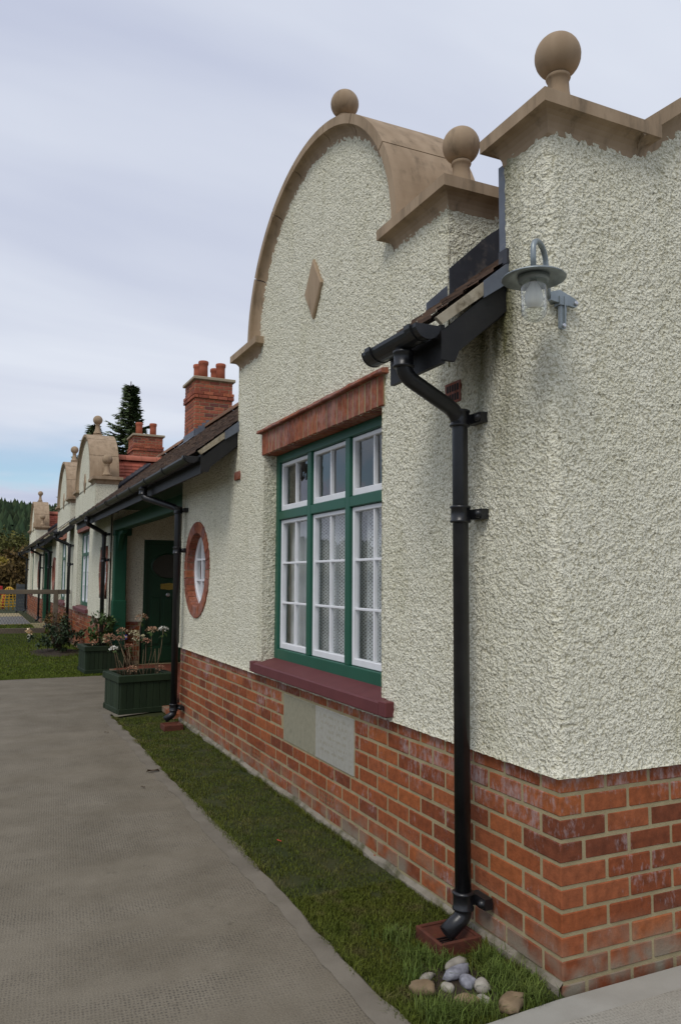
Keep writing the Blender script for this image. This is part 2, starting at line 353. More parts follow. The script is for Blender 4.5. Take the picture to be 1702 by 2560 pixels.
MT = {
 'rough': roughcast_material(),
 'brick': brick_material('plinth_brick', (.285, .080, .027), (.165, .048, .022), eff=.6),
 'brick2': brick_material('lintel_brick', (.275, .085, .040), (.19, .055, .032), eff=.25),
 'chimbrick': brick_material('chimney_brick', (.36, .105, .055), (.16, .06, .05)),
 'mortar': mat('mortar', (.37, .305, .175), .95, (.26, .21, .115), 12, .6, bump=.5, bscale=150),
 'stone': mat('sandstone', (.40, .295, .195), .9, (.30, .215, .135), 9, .85, bump=.3, bscale=150, bdist=.0025, col2=(.13, .098, .062), c2scale=13, c2lo=.53, c2hi=.80, stretch=(1, 1, .22)),
 'tablet1': mat('old_tablet', (.30, .28, .20), .9, (.25, .235, .165), 30, .8, bump=.4, bscale=90, bdist=.002, col2=(.17, .16, .11), c2scale=16, c2lo=.58, c2hi=.74),
 'tablet2': mat('new_tablet', (.38, .37, .32), .9, (.33, .315, .265), 34, .8, bump=.4, bscale=90, bdist=.002, col2=(.24, .23, .2), c2scale=18, c2lo=.58, c2hi=.74),
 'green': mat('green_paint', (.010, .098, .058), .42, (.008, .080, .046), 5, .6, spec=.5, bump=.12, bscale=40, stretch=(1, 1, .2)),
 'porchgreen_shaded': mat('porch_green_shaded', (.007, .070, .034), .5, (.006, .058, .028), 5, .6, spec=.4),  # separate porch green, partly darkened: porch shade is put into the colour
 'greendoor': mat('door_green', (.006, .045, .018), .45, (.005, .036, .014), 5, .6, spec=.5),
 'white': mat('white_paint', (.80, .81, .83), .45, (.72, .73, .74), 8, .6, spec=.5),
 'sill': mat('maroon_sill', (.135, .034, .036), .55, (.11, .026, .028), 9, .7, spec=.4, bump=.15, bscale=60),
 'black': mat('black_iron_paint', (.0085, .009, .0105), .33, (.02, .02, .022), 14, .6, spec=.5, bump=.12, bscale=90),
 'blackwood': mat('black_fascia', (.010, .010, .011), .55, (.017, .016, .015), 12, .6, spec=.4, bump=.2, bscale=50),
 'lead': mat('lead', (.135, .155, .19), .6, (.09, .1, .125), 9, .7, spec=.4, col2=(.24, .23, .22), c2scale=11, c2lo=.58, c2hi=.75),
 'darklead': mat('dark_lead', (.045, .048, .058), .6, (.025, .026, .032), 8, .7, spec=.4, col2=(.15, .13, .115), c2scale=9, c2lo=.56, c2hi=.75),
 'undercloak': mat('verge_mortar', (.42, .37, .28), .9, (.30, .25, .17), 14, .8, bump=.4, bscale=60, col2=(.11, .085, .05), c2scale=10, c2lo=.5, c2hi=.68),
 'oldtile': mat('old_tile', (.105, .062, .040), .9, (.062, .040, .028), 9, .8, island=.35, bump=.5, bscale=80, col2=(.20, .135, .08), c2scale=5, c2lo=.56, c2hi=.7),
 'redtile': mat('red_tile', (.34, .095, .06), .85, (.27, .07, .045), 6, .7, island=.25, bump=.3, bscale=80),
 'redridge': mat('red_ridge', (.40, .135, .085), .85, (.30, .1, .065), 6, .7, obj_var=.18, bump=.3, bscale=80),
 'oldridge': mat('old_ridge', (.26, .14, .08), .9, (.16, .09, .055), 8, .8, obj_var=.3, bump=.3, bscale=80),
 'pot': mat('terracotta_pot', (.40, .115, .06), .8, (.32, .09, .05), 6, .7, obj_var=.12),
 'slab': mat('chimney_cap', (.40, .33, .225), .9, (.31, .255, .17), 6, .7, bump=.3),
 'footing': mat('footing_mortar', (.27, .24, .19), .95, (.19, .165, .12), 14, .8, bump=.5, bscale=70, col2=(.09, .085, .045), c2scale=7, c2lo=.48, c2hi=.66),
 'room': mat('room_plaster', (.55, .52, .47), .9),
 'dark': mat('dark_void', (.02, .02, .02), .9),
 'glass': glass_material('window_glass'),
 'lace': lace_material(),
 'brass': mat('brass', (.50, .36, .10), .35, (.38, .26, .07), 30, .6, metal=.85),
 'chrome': mat('nickel', (.55, .55, .56), .3, metal=.9),
 'obscure': mat('obscure_glass', (.045, .038, .028), .2, (.02, .018, .014), 120, .8, spec=.6),
 'quarry': mat('quarry_tile', (.20, .062, .036), .7, (.15, .045, .028), 8, .7, obj_var=.2),
 'concrete': concrete_material('tamped_concrete', (.155, .132, .096), (.226, .197, .150)),
 'concrete2': concrete_material('pale_tamped_concrete', (.29, .27, .225), (.37, .35, .295)),
 'smoothcon': mat('smooth_concrete', (.200, .176, .138), .92, (.150, .130, .100), 5, .8, bump=.35, bscale=140, bdist=.003, col2=(.12, .115, .07), c2scale=4, c2lo=.6, c2hi=.8),
 'apron': mat('apron_concrete', (.36, .345, .30), .92, (.29, .275, .235), 5, .8, bump=.3, bscale=140, bdist=.003),
 'grass': mat('grass', (.070, .094, .010), .75, (.115, .122, .018), 3.5, .8, island=.5, spec=.2, col2=(.135, .112, .045), c2scale=6, c2lo=.52, c2hi=.70),
 'lawngrass': mat('lawn_grass', (.080, .120, .010), .75, (.115, .140, .018), 1.6, .8, island=.4, spec=.2),
 'tuft': mat('long_grass', (.075, .115, .018), .7, (.12, .15, .03), 8, .8, island=.45, spec=.25),
 'turf': mat('turf_soil', (.030, .040, .010), .95, (.050, .052, .017), 6, .8, bump=.6, bscale=50, bdist=.01),
 'soil': mat('soil', (.050, .036, .024), .95, (.03, .021, .014), 18, .8, bump=.8, bscale=40, bdist=.02),
 'terra': mat('gully_clay', (.12, .036, .020), .8, (.06, .022, .014), 22, .7, bump=.3),
 'planter': mat('planter_green', (.014, .027, .011), .7, (.021, .034, .015), 7, .8, spec=.3, bump=.3, bscale=60, stretch=(1, 1, .15), obj_var=.18),
 'stem': mat('dry_stem', (.25, .18, .105), .85, (.17, .11, .07), 10, .7, obj_var=.2),
 'leaf': mat('leaf_green', (.045, .085, .018), .55, (.075, .11, .03), 14, .7, island=.45, spec=.35),
 'leafdark': mat('leaf_dark', (.022, .045, .016), .55, (.04, .06, .022), 12, .7, island=.5, spec=.35),
 'petal': mat('dried_petal', (.50, .38, .22), .8, (.45, .22, .15), 9, .9, island=.3),
 'petalcream': mat('cream_petal', (.66, .62, .42), .8, (.55, .48, .28), 14, .8, island=.2),
 'petalpink': mat('pink_petal', (.40, .17, .12), .8, (.48, .3, .18), 12, .8, island=.25),
 'petalyellow': mat('peach_petal', (.75, .50, .22), .7, (.85, .72, .55), 20, .9, island=.2),
 'petalwhite': mat('white_petal', (.84, .82, .74), .7, island=.12),
 'twig': mat('twig', (.06, .042, .03), .9),
 'wood': mat('weathered_timber', (.17, .135, .095), .9, (.115, .09, .065), 14, .8, bump=.4, bscale=60, stretch=(1, .12, .6)),
 'wire': mat('wire_mesh', (.05, .052, .05), .5, metal=.4),
 'bark': mat('bark', (.07, .05, .035), .95, (.04, .03, .022), 20, .7, bump=.5),
 'birchbark': mat('birch_bark', (.42, .40, .36), .85, (.2, .18, .15), 6, .8),
 'needle': mat('needles', (.062, .095, .040), .7, (.105, .125, .050), 3, .8, island=.5, spec=.25),
 'forest': mat('forest_needles', (.028, .050, .024), .85, (.045, .062, .026), .05, .8, island=.5, spec=.1),
 'autumn1': mat('autumn_olive', (.075, .080, .018), .8, (.12, .105, .02), .6, .8, island=.5),
 'autumn2': mat('autumn_yellow', (.28, .20, .02), .8, (.18, .14, .02), .6, .8, island=.4),
 'autumn3': mat('autumn_brown', (.10, .062, .02), .8, (.13, .09, .02), .6, .8, island=.5),
 'galv': mat('galvanised', (.30, .34, .35), .45, (.22, .25, .26), 30, .7, metal=.55, spec=.5, bump=.1),
 'bulb': mat('frosted_bulb', (.78, .76, .66), .4),
 'pebwhite': mat('pebble_white', (.38, .35, .29), .65, (.22, .2, .165), 22, .8, obj_var=.15, bump=.2, bscale=60),
 'pebgrey': mat('pebble_grey', (.30, .30, .33), .6, (.15, .15, .17), 40, .9, bump=.3, bscale=60),
 'pebtan': mat('pebble_tan', (.30, .215, .125), .7, (.18, .125, .07), 20, .8, obj_var=.2, bump=.3, bscale=60),
 'paving': mat('block_paving', (.17, .165, .16), .9, (.12, .118, .115), 6, .8, obj_var=.1),
 'greypanel': mat('grey_panel', (.085, .095, .105), .7, (.07, .078, .085), 5, .7, obj_var=.1),
 'yellow': mat('yellow_rope', (.62, .36, .03), .6),
 'red': mat('red_plastic', (.45, .03, .03), .5),
 'blue': mat('flag_blue', (.03, .05, .25), .7),
 'deadleaf': mat('dead_leaf', (.055, .035, .02), .9),
 'redleaf': mat('red_leaf', (.36, .06, .03), .8),
}

# ------------------------------------------------------------------ mesh helpers
class MB:
    def __init__(s): s.v = []; s.f = []; s.sm = []
    def add(s, vs, fs, smooth=False):
        o = len(s.v); s.v += [tuple(p) for p in vs]; s.f += [tuple(i+o for i in f) for f in fs]; s.sm += [smooth]*len(fs); return s
    def box(s, x0, x1, y0, y1, z0, z1):
        v = [(x, y, z) for x in (x0, x1) for y in (y0, y1) for z in (z0, z1)]
        return s.add(v, [(0, 1, 3, 2), (4, 6, 7, 5), (0, 4, 5, 1), (2, 3, 7, 6), (0, 2, 6, 4), (1, 5, 7, 3)])
    def cbox(s, x0, x1, y0, y1, z0, z1, c=.006):
        """box with chamfered edges"""
        vs = []; idx = {}
        X, Y, Z = (x0, x1), (y0, y1), (z0, z1)
        for i in (0, 1):
            for j in (0, 1):
                for k in (0, 1):
                    sx, sy, sz = (1, -1)[i], (1, -1)[j], (1, -1)[k]
                    idx[i, j, k, 0] = len(vs); vs.append((X[i], Y[j]+sy*c, Z[k]+sz*c))
                    idx[i, j, k, 1] = len(vs); vs.append((X[i]+sx*c, Y[j], Z[k]+sz*c))
                    idx[i, j, k, 2] = len(vs); vs.append((X[i]+sx*c, Y[j]+sy*c, Z[k]))
        fs = []
        for i in (0, 1):
            q = [idx[i, 0, 0, 0], idx[i, 1, 0, 0], idx[i, 1, 1, 0], idx[i, 0, 1, 0]]; fs.append(q if i else q[::-1])
        for j in (0, 1):
            q = [idx[0, j, 0, 1], idx[0, j, 1, 1], idx[1, j, 1, 1], idx[1, j, 0, 1]]; fs.append(q if j else q[::-1])
        for k in (0, 1):
            q = [idx[0, 0, k, 2], idx[1, 0, k, 2], idx[1, 1, k, 2], idx[0, 1, k, 2]]; fs.append(q if k else q[::-1])
        for j in (0, 1):
            for k in (0, 1): fs.append((idx[0, j, k, 1], idx[1, j, k, 1], idx[1, j, k, 2], idx[0, j, k, 2]))
        for i in (0, 1):
            for k in (0, 1): fs.append((idx[i, 0, k, 0], idx[i, 1, k, 0], idx[i, 1, k, 2], idx[i, 0, k, 2]))
        for i in (0, 1):
            for j in (0, 1): fs.append((idx[i, j, 0, 0], idx[i, j, 1, 0], idx[i, j, 1, 1], idx[i, j, 0, 1]))
        for i in (0, 1):
            for j in (0, 1):
                for k in (0, 1): fs.append((idx[i, j, k, 0], idx[i, j, k, 1], idx[i, j, k, 2]))
        return s.add(vs, fs)
    def quad(s, a, b, c, d): return s.add([a, b, c, d], [(0, 1, 2, 3)])
    def tri(s, a, b, c): return s.add([a, b, c], [(0, 1, 2)])
    def rings(s, rings, closed=True, cap=True, smooth=False):
        n = len(rings[0]); vs = [p for r in rings for p in r]; fs = []
        for i in range(len(rings)-1):
            for j in range(n if closed else n-1):
                fs.append((i*n+j, i*n+(j+1) % n, (i+1)*n+(j+1) % n, (i+1)*n+j))
        s.add(vs, fs, smooth)
        if cap and closed:
            o = len(s.v)-len(vs)
            s.f += [tuple(o+j for j in range(n))[::-1], tuple(o+(len(rings)-1)*n+j for j in range(n))]; s.sm += [False, False]
        return s
    def tube(s, path, r, n=10, cap=True):
        path = [Vector(p) for p in path]
        rad = r if isinstance(r, (list, tuple)) else [r]*len(path)
        rs = []; ref = None
        for i, p in enumerate(path):
            t = (path[min(i+1, len(path)-1)]-path[max(i-1, 0)]).normalized()
            if ref is None:
                ref = Vector((1, 0, 0)) if abs(t.x) < .8 else Vector((0, 1, 0))
            a = (ref - t*ref.dot(t)).normalized(); b = t.cross(a); ref = a
            rs.append([p+(a*math.cos(q)+b*math.sin(q))*rad[i] for q in [2*math.pi*j/n for j in range(n)]])
        return s.rings(rs, True, cap, True)
    def lathe(s, prof, c, n=20, smooth=True):
        return s.rings([[(c[0]+r*math.cos(2*math.pi*j/n), c[1]+r*math.sin(2*math.pi*j/n), c[2]+z) for j in range(n)] for r, z in prof], True, True, smooth)
    def prism(s, poly, axis, a, b):
        """extrude polygon given in the two other axes along axis from a to b"""
        def P(q, w):
            return {0: (w, q[0], q[1]), 1: (q[0], w, q[1]), 2: (q[0], q[1], w)}[axis]
        n = len(poly)
        vs = [P(q, a) for q in poly]+[P(q, b) for q in poly]
        fs = [(i, (i+1) % n, n+(i+1) % n, n+i) for i in range(n)]+[tuple(range(n))[::-1], tuple(range(n, 2*n))]
        return s.add(vs, fs)
    def mesh(s, name, m):
        me = bpy.data.meshes.new(name)
        me.from_pydata(s.v, [], s.f)
        me.polygons.foreach_set('use_smooth', s.sm)
        if m is not None: me.materials.append(MT[m] if isinstance(m, str) else m)
        me.update()
        return me

def link(name, data, parent=None, loc=(0, 0, 0), rot=None):
    o = bpy.data.objects.new(name, data)
    COL.objects.link(o)
    o.location = loc
    if rot: o.rotation_euler = rot
    if parent is not None:
        o.parent = parent
        o.matrix_parent_inverse = Matrix.Translation(-Vector(WORLD.get(parent.name, (0, 0, 0))))
    return o
WORLD = {}
def part(name, mb, m, parent, kind=None):
    o = link(name, mb.mesh(name, m), parent)
    if kind: o['kind'] = kind
    return o
def thing(name, label, cat, loc, group=None):
    o = link(name, None, None, loc)
    o.empty_display_size = .2
    WORLD[o.name] = tuple(loc)
    o['label'] = label; o['category'] = cat
    if group: o['group'] = group
    return o
def solo(name, mb, m, label, cat, loc, group=None):
    """a top-level thing of one mesh, its origin at loc"""
    mb.v = [(p[0]-loc[0], p[1]-loc[1], p[2]-loc[2]) for p in mb.v]
    o = link(name, mb.mesh(name, m), None, loc)
    o['label'] = label; o['category'] = cat
    if group: o['group'] = group
    return o
def struct(name, mb, m, kind='structure'):
    o = link(name, mb.mesh(name, m)); o['kind'] = kind
    return o
def np_mesh(name, V, F, m, nper):
    me = bpy.data.meshes.new(name)
    V = np.asarray(V, np.float32); F = np.asarray(F, np.int32)
    me.vertices.add(len(V)); me.vertices.foreach_set('co', V.ravel())
    me.loops.add(F.size); me.loops.foreach_set('vertex_index', F.ravel())
    me.polygons.add(len(F)); me.polygons.foreach_set('loop_start', np.arange(0, F.size, nper, dtype=np.int32))
    me.materials.append(MT[m]); me.update(calc_edges=True); me.validate()
    return me

def vnoise(x, y, seed=0):
    xi = np.floor(x).astype(np.int64); yi = np.floor(y).astype(np.int64)
    xf = x-xi; yf = y-yi
    xf = xf*xf*(3-2*xf); yf = yf*yf*(3-2*yf)
    def h(a, b):
        q = (a*374761393 + b*668265263 + seed*974711) & 0x7fffffff
        q = (q ^ (q >> 13))*1274126177 & 0x7fffffff
        return ((q ^ (q >> 16)) & 0xffff)/65535.
    return (h(xi, yi)*(1-xf)+h(xi+1, yi)*xf)*(1-yf)+(h(xi, yi+1)*(1-xf)+h(xi+1, yi+1)*xf)*yf
def lumps(u, v, seed=0):
    a = vnoise(u/.021+vnoise(u/.03, v/.03, seed+5)*.8, v/.016, seed)
    b = vnoise(u/.011, v/.009, seed+1)
    return (np.minimum(a, .72)*.9+b*.45)-.62

# ------------------------------------------------------------------ dimensions of the terrace
HC, BL = .0838, .225
PLINTH = .765                      # underside of the render
GC = [2.355, 14.61, 18.93, 30.9]   # gable centres
GH, AA, AB = 1.633, 1.16, 1.02     # gable half width, arch half axes
SH = 3.32                          # top of shoulder render
AZ = 3.356                         # arch springing
GD = .40                           # gable thickness
YE, ZE, RP, YR = .38, 2.555, .79, -1.92
ZR = ZE+(YE-YR)*RP
roofz = lambda y: ZE+(YE-y)*RP
XEND = 33.4
PORCH = [(5.98, 10.95), (22.0, 25.2)]
def arch_top(x, c):
    d = abs(x-c)
    if d > GH+.014: return None
    return SH if d > AA else AZ+AB*math.sqrt(max(0, 1-(d/AA)**2))
def wall_top(x):
    for c in GC:
        t = arch_top(x, c)
        if t is not None: return t
    if x < .27 or x > XEND-.27: return SH
    return 2.74

# ------------------------------------------------------------------ ground
def terrain():
    xs = np.concatenate([np.linspace(-300, -12, 12), np.linspace(-8, 60, 35), np.linspace(70, 900, 60)])
    ys = np.concatenate([np.linspace(-700, -60, 26), np.linspace(-50, 50, 26), np.linspace(60, 500, 20)])
    X, Y = np.meshgrid(xs, ys, indexing='ij')
    t = np.clip((X-170)/330, 0, 1)
    Z = -.035-.02*np.clip((X-38)/60, 0, 1)+(t*t*(3-2*t))*(31+5*np.sin(Y/95+1.4)+3*np.sin(Y/41))*(1-.0*Y)
    n, k = X.shape
    I = np.arange(n*k).reshape(n, k)
    F = np.stack([I[:-1, :-1], I[1:, :-1], I[1:, 1:], I[:-1, 1:]], -1).reshape(-1, 4)
    me = np_mesh('ground', np.stack([X, Y, Z], -1).reshape(-1, 3), F, 'turf', 4)
    o = link('ground', me); o['kind'] = 'structure'
    return xs
terrain()
hillz = lambda x, y: -.05+(lambda t: t*t*(3-2*t))(min(1, max(0, (x-170)/330)))*(31+5*math.sin(y/95+1.4)+3*math.sin(y/41))

PATH_E, PATH_X = .60, 10.15
mb = MB()
mb.add([(-9, .645, .0), (6.6, .645, .0), (6.6, 0, .0), (PATH_X, 0, .0), (PATH_X-.08, 9, .0), (-9, 9, 0)],
       [(0, 1, 2, 3, 4, 5)])
struct('path', mb, 'concrete')
mb = MB()   # trowelled margin, its broken arris standing a little above the turf
xs = [-9, -3]+[i*.08 for i in range(-24, 84)]
prev = None
for x in xs:
    w = PATH_E+random.uniform(-.010, .010)+.012*math.sin(x*2.1)
    w2 = .705+random.uniform(-.012, .012)+.010*math.sin(x*3.3+1)
    cur = [(x, w-.004, -.06), (x, w, -.006), (x, w+.012, .003), (x, w2, .0025)]
    if prev:
        for a in range(3): mb.quad(prev[a], cur[a], cur[a+1], prev[a+1])
    prev = cur
mb.quad((6.4, .59, .0041), (6.62, .59, .0041), (6.62, .02, .0041), (6.4, .56, .0041))
struct('path_margin', mb, 'smoothcon')
mb = MB()   # apron along the end wall
mb.add([(-.012, -9, .002), (-.03, .05, .002), (-.055, .42, .002), (-.12, .60, .002), (-9, .60, .002), (-9, -9, .002)], [(5, 4, 3, 2, 1, 0)])
mb.add([(-.012, -9, .002), (-.03, .05, .002), (-.055, .42, .002), (-.12, .60, .002), (-.012, -9, -.05), (-.03, .05, -.05), (-.055, .42, -.05), (-.12, .6, -.05)],
       [(0, 1, 5, 4), (1, 2, 6, 5), (2, 3, 7, 6)])
struct('apron', mb, 'apron')
mb = MB()
mb.box(-9, -.16, -9, .60-.0, .0045, .006)
o = struct('apron_field', mb, 'concrete2')
mb = MB(); mb.add([(PATH_X+.02, 9, -.012), (PATH_X, .0, -.012), (20.3, 0, -.012), (20.3, 9, -.012)], [(0, 1, 2, 3)])
struct('lawn', mb, 'turf')
mb = MB(); mb.box(24.4, 32.4, .35, 9, -.03, .0); mb.box(22.2, 24.9, -1.2, .36, -.03, .003)
pav = struct('paved_yard', mb, 'mortar')
pm = MB().cbox(-.097, .097, -.047, .047, -.02, .006, .004).mesh('paving_block', 'paving')
k = 0
for i in range(40):
    for j in range(26):
        x = 24.5+.1+i*.2; y = .41+j*.1+(0.0)
        if k < 295 and y < 1.6 and x < 32.3:
            o = link('paving_block', pm, pav, (x+(j % 2)*.1, y, .0)); k += 1

# ------------------------------------------------------------------ the four cottages
house = []
labels = ['nearest cream roughcast cottage with brick plinth, its corner beside the lantern',
          'second cottage from the camera, its gable just left of the tall brick chimney',
          'third cottage along the terrace, gable half hidden behind the second one',
          'farthest cottage of the terrace, small gable in front of the wooded hill']
HX = [(0, 8.48), (8.48, 16.76), (16.76, 24.0), (24.0, XEND)]
for i in range(4):
    house.append(thing('terraced_cottage', labels[i], 'cottage', (HX[i][0], 0, 0), 'cottages of the terrace'))
def H(x):
    for i in range(4):
        if x < HX[i][1]: return house[i]
    return house[3]

# --- brick plinth --------------------------------------------------------
BRK = {}
def brick_mesh(lx, ly, lz=None, m='brick'):
    key = (round(lx, 3), round(ly, 3), lz, m)
    if key not in BRK:
        z = (lz or HC-.0125)
        BRK[key] = MB().cbox(-lx/2, lx/2, -ly/2, ly/2, -z/2, z/2, .0045).mesh('brick', m)
    return BRK[key]
JT = .0125
def jit(s=.0015): return random.uniform(-s, s)
TAB = (1.744, 2.885)
def plinth_near():
    h = house[0]
    core = MB()
    core.box(.0035, 5.973, -.24, -.0035, -.1, PLINTH+.02)
    core.box(.0036, .24, -4.0, -.24, -.1, PLINTH+.019)
    pl = part('brick_plinth', core, 'mortar', h)
    pl['label'] = 'red brick plinth with pale mortar joints'
    rest = MB()
    # underside of course k (0 = lowest, partly below ground)
    for k in range(-1, 9):
        zc = .03+HC*k+HC/2
        ztop = None
        header_first = (k % 2 == 0)
        # facade
        x = 0.0
        first = True
        while x < 5.97:
            w = BL/2 if (first and header_first) else BL
            x1 = min(x+w, 5.975)
            segs = [(x, x1)]
            if .03+HC*4-.01 < zc < .03+HC*8+.0:      # the two tablets replace four courses
                segs = []
                if x < TAB[0]: segs.append((x, min(x1, TAB[0])))
                if x1 > TAB[1]: segs.append((max(x, TAB[1]), x1))
            for a, b in segs:
                lx = b-a-JT
                if lx < .03: continue
                air = (k == 1 and (abs((a+b)/2-2.14) < .09 or abs((a+b)/2-3.53) < .1)) and lx > .2
                if first:   # corner brick shows on both faces
                    ly = BL-JT if header_first else BL/2-JT
                    o = link('brick', brick_mesh(lx+JT/2, ly+JT/2), pl, ((a+b)/2-JT/4, -(ly+JT/2)/2+jit(), zc))
                elif air:
                    am = MB(); nb_ = 8
                    am.box(-lx/2, lx/2, -.05, -.012, -.036, .036)
                    for q in range(nb_+1):
                        xx = -lx/2+q*(lx/nb_); am.box(max(-lx/2, xx-.006), min(lx/2, xx+.006), -.012, .0, -.036, .036)
                    for zz_ in (-.03, 0, .03): am.box(-lx/2, lx/2, -.012, -.0005, zz_-.006, zz_+.006)
                    part_o = link('air_brick', am.mesh('air_brick', 'brick'), pl, ((a+b)/2, 0, zc))
                else:
                    ly = BL/2-JT
                    o = link('brick', brick_mesh(round(lx, 3), ly), pl, ((a+b)/2+jit(), -ly/2+jit(.0022), zc+jit(.001)), (jit(.004), 0, jit(.008)))
            x = x1; first = False
        # end wall
        y = 0.0; first = True
        while y > -3.9:
            w = BL if (first and header_first) else (BL/2 if first else BL)
            y1 = y-w
            if not first:
                ly = w-JT; lx = BL/2-JT
                if y > -.85:
                    link('brick', brick_mesh(lx, ly), pl, (lx/2+jit(.0022), (y+y1)/2+jit(), zc+jit(.001)), (0, 0, jit(.008)))
                else:
                    rest.cbox(jit(.002), lx, y1+JT/2, y-JT/2, zc-(HC-JT)/2, zc+(HC-JT)/2, .0045)
            y = y1; first = False
    o = part('rear_brickwork', rest, 'brick', pl, 'stuff')
    # projecting footing of weathered lime mortar at the base
    ft = MB(); prev = None
    for i in range(41):
        x = i*.149; w = .014+random.uniform(-.006, .008); z = .012+random.uniform(-.012, .010)
        cur = [(x, -.002, z+.02), (x, w, z), (x, w+.004, -.06)]
        if prev:
            for a in range(2): ft.quad(prev[a], cur[a], cur[a+1], prev[a+1])
        prev = cur
    part('footing', ft, 'footing', h)
    t1 = MB().cbox(2.316, TAB[1]-.004, -.1, .001, .03+HC*4+.006, .03+HC*8-.006, .004)
    t2 = MB().cbox(TAB[0]+.008, 2.310, -.1, .002, .03+HC*4+.006, .03+HC*8-.006, .004)
    a = part('inscribed_tablet', t1, 'tablet1', h); a['label'] = 'older darker stone tablet, worn smooth'
    b = part('inscribed_tablet', t2, 'tablet2', h); b['label'] = 'paler grey stone tablet below the window'
    # worn, unreadable cutting left as shallow pocks in rows
    pk = MB()
    for r in range(6):
        z = .03+HC*8-.06-r*.042
        x = TAB[0]+.10
        while x < 2.23:
            w = random.uniform(.006, .016)
            if random.random() < .62: pk.box(x, x+w*.45, .0018, .0026, z+random.uniform(0, .006), z+random.uniform(.012, .022))
            x += w+.006
    part('worn_cutting', pk, 'tablet1', b, 'stuff')
plinth_near()

def plinth_far(x0, x1, h):
    core = MB().box(x0+.007, x1-.007, -.24, -.007, -.1, PLINTH+.02)
    pl = part('brick_plinth', core, 'mortar', h)
    br = MB()
    for k in range(-1, 9):
        z = .03+HC*k
        x = x0-(BL/2 if k % 2 else 0)
        while x < x1:
            a, b = max(x, x0), min(x+BL, x1)
            if b-a > .04: br.box(a+JT/2, b-JT/2, -.1, jit(.002), z+JT/2, z+HC-JT/2)
            x += BL
    part('brickwork', br, 'brick', pl, 'stuff')
plinth_far(10.95, 16.76, house[1]); plinth_far(16.76, 22.0, house[2]); plinth_far(25.2, XEND, house[3])

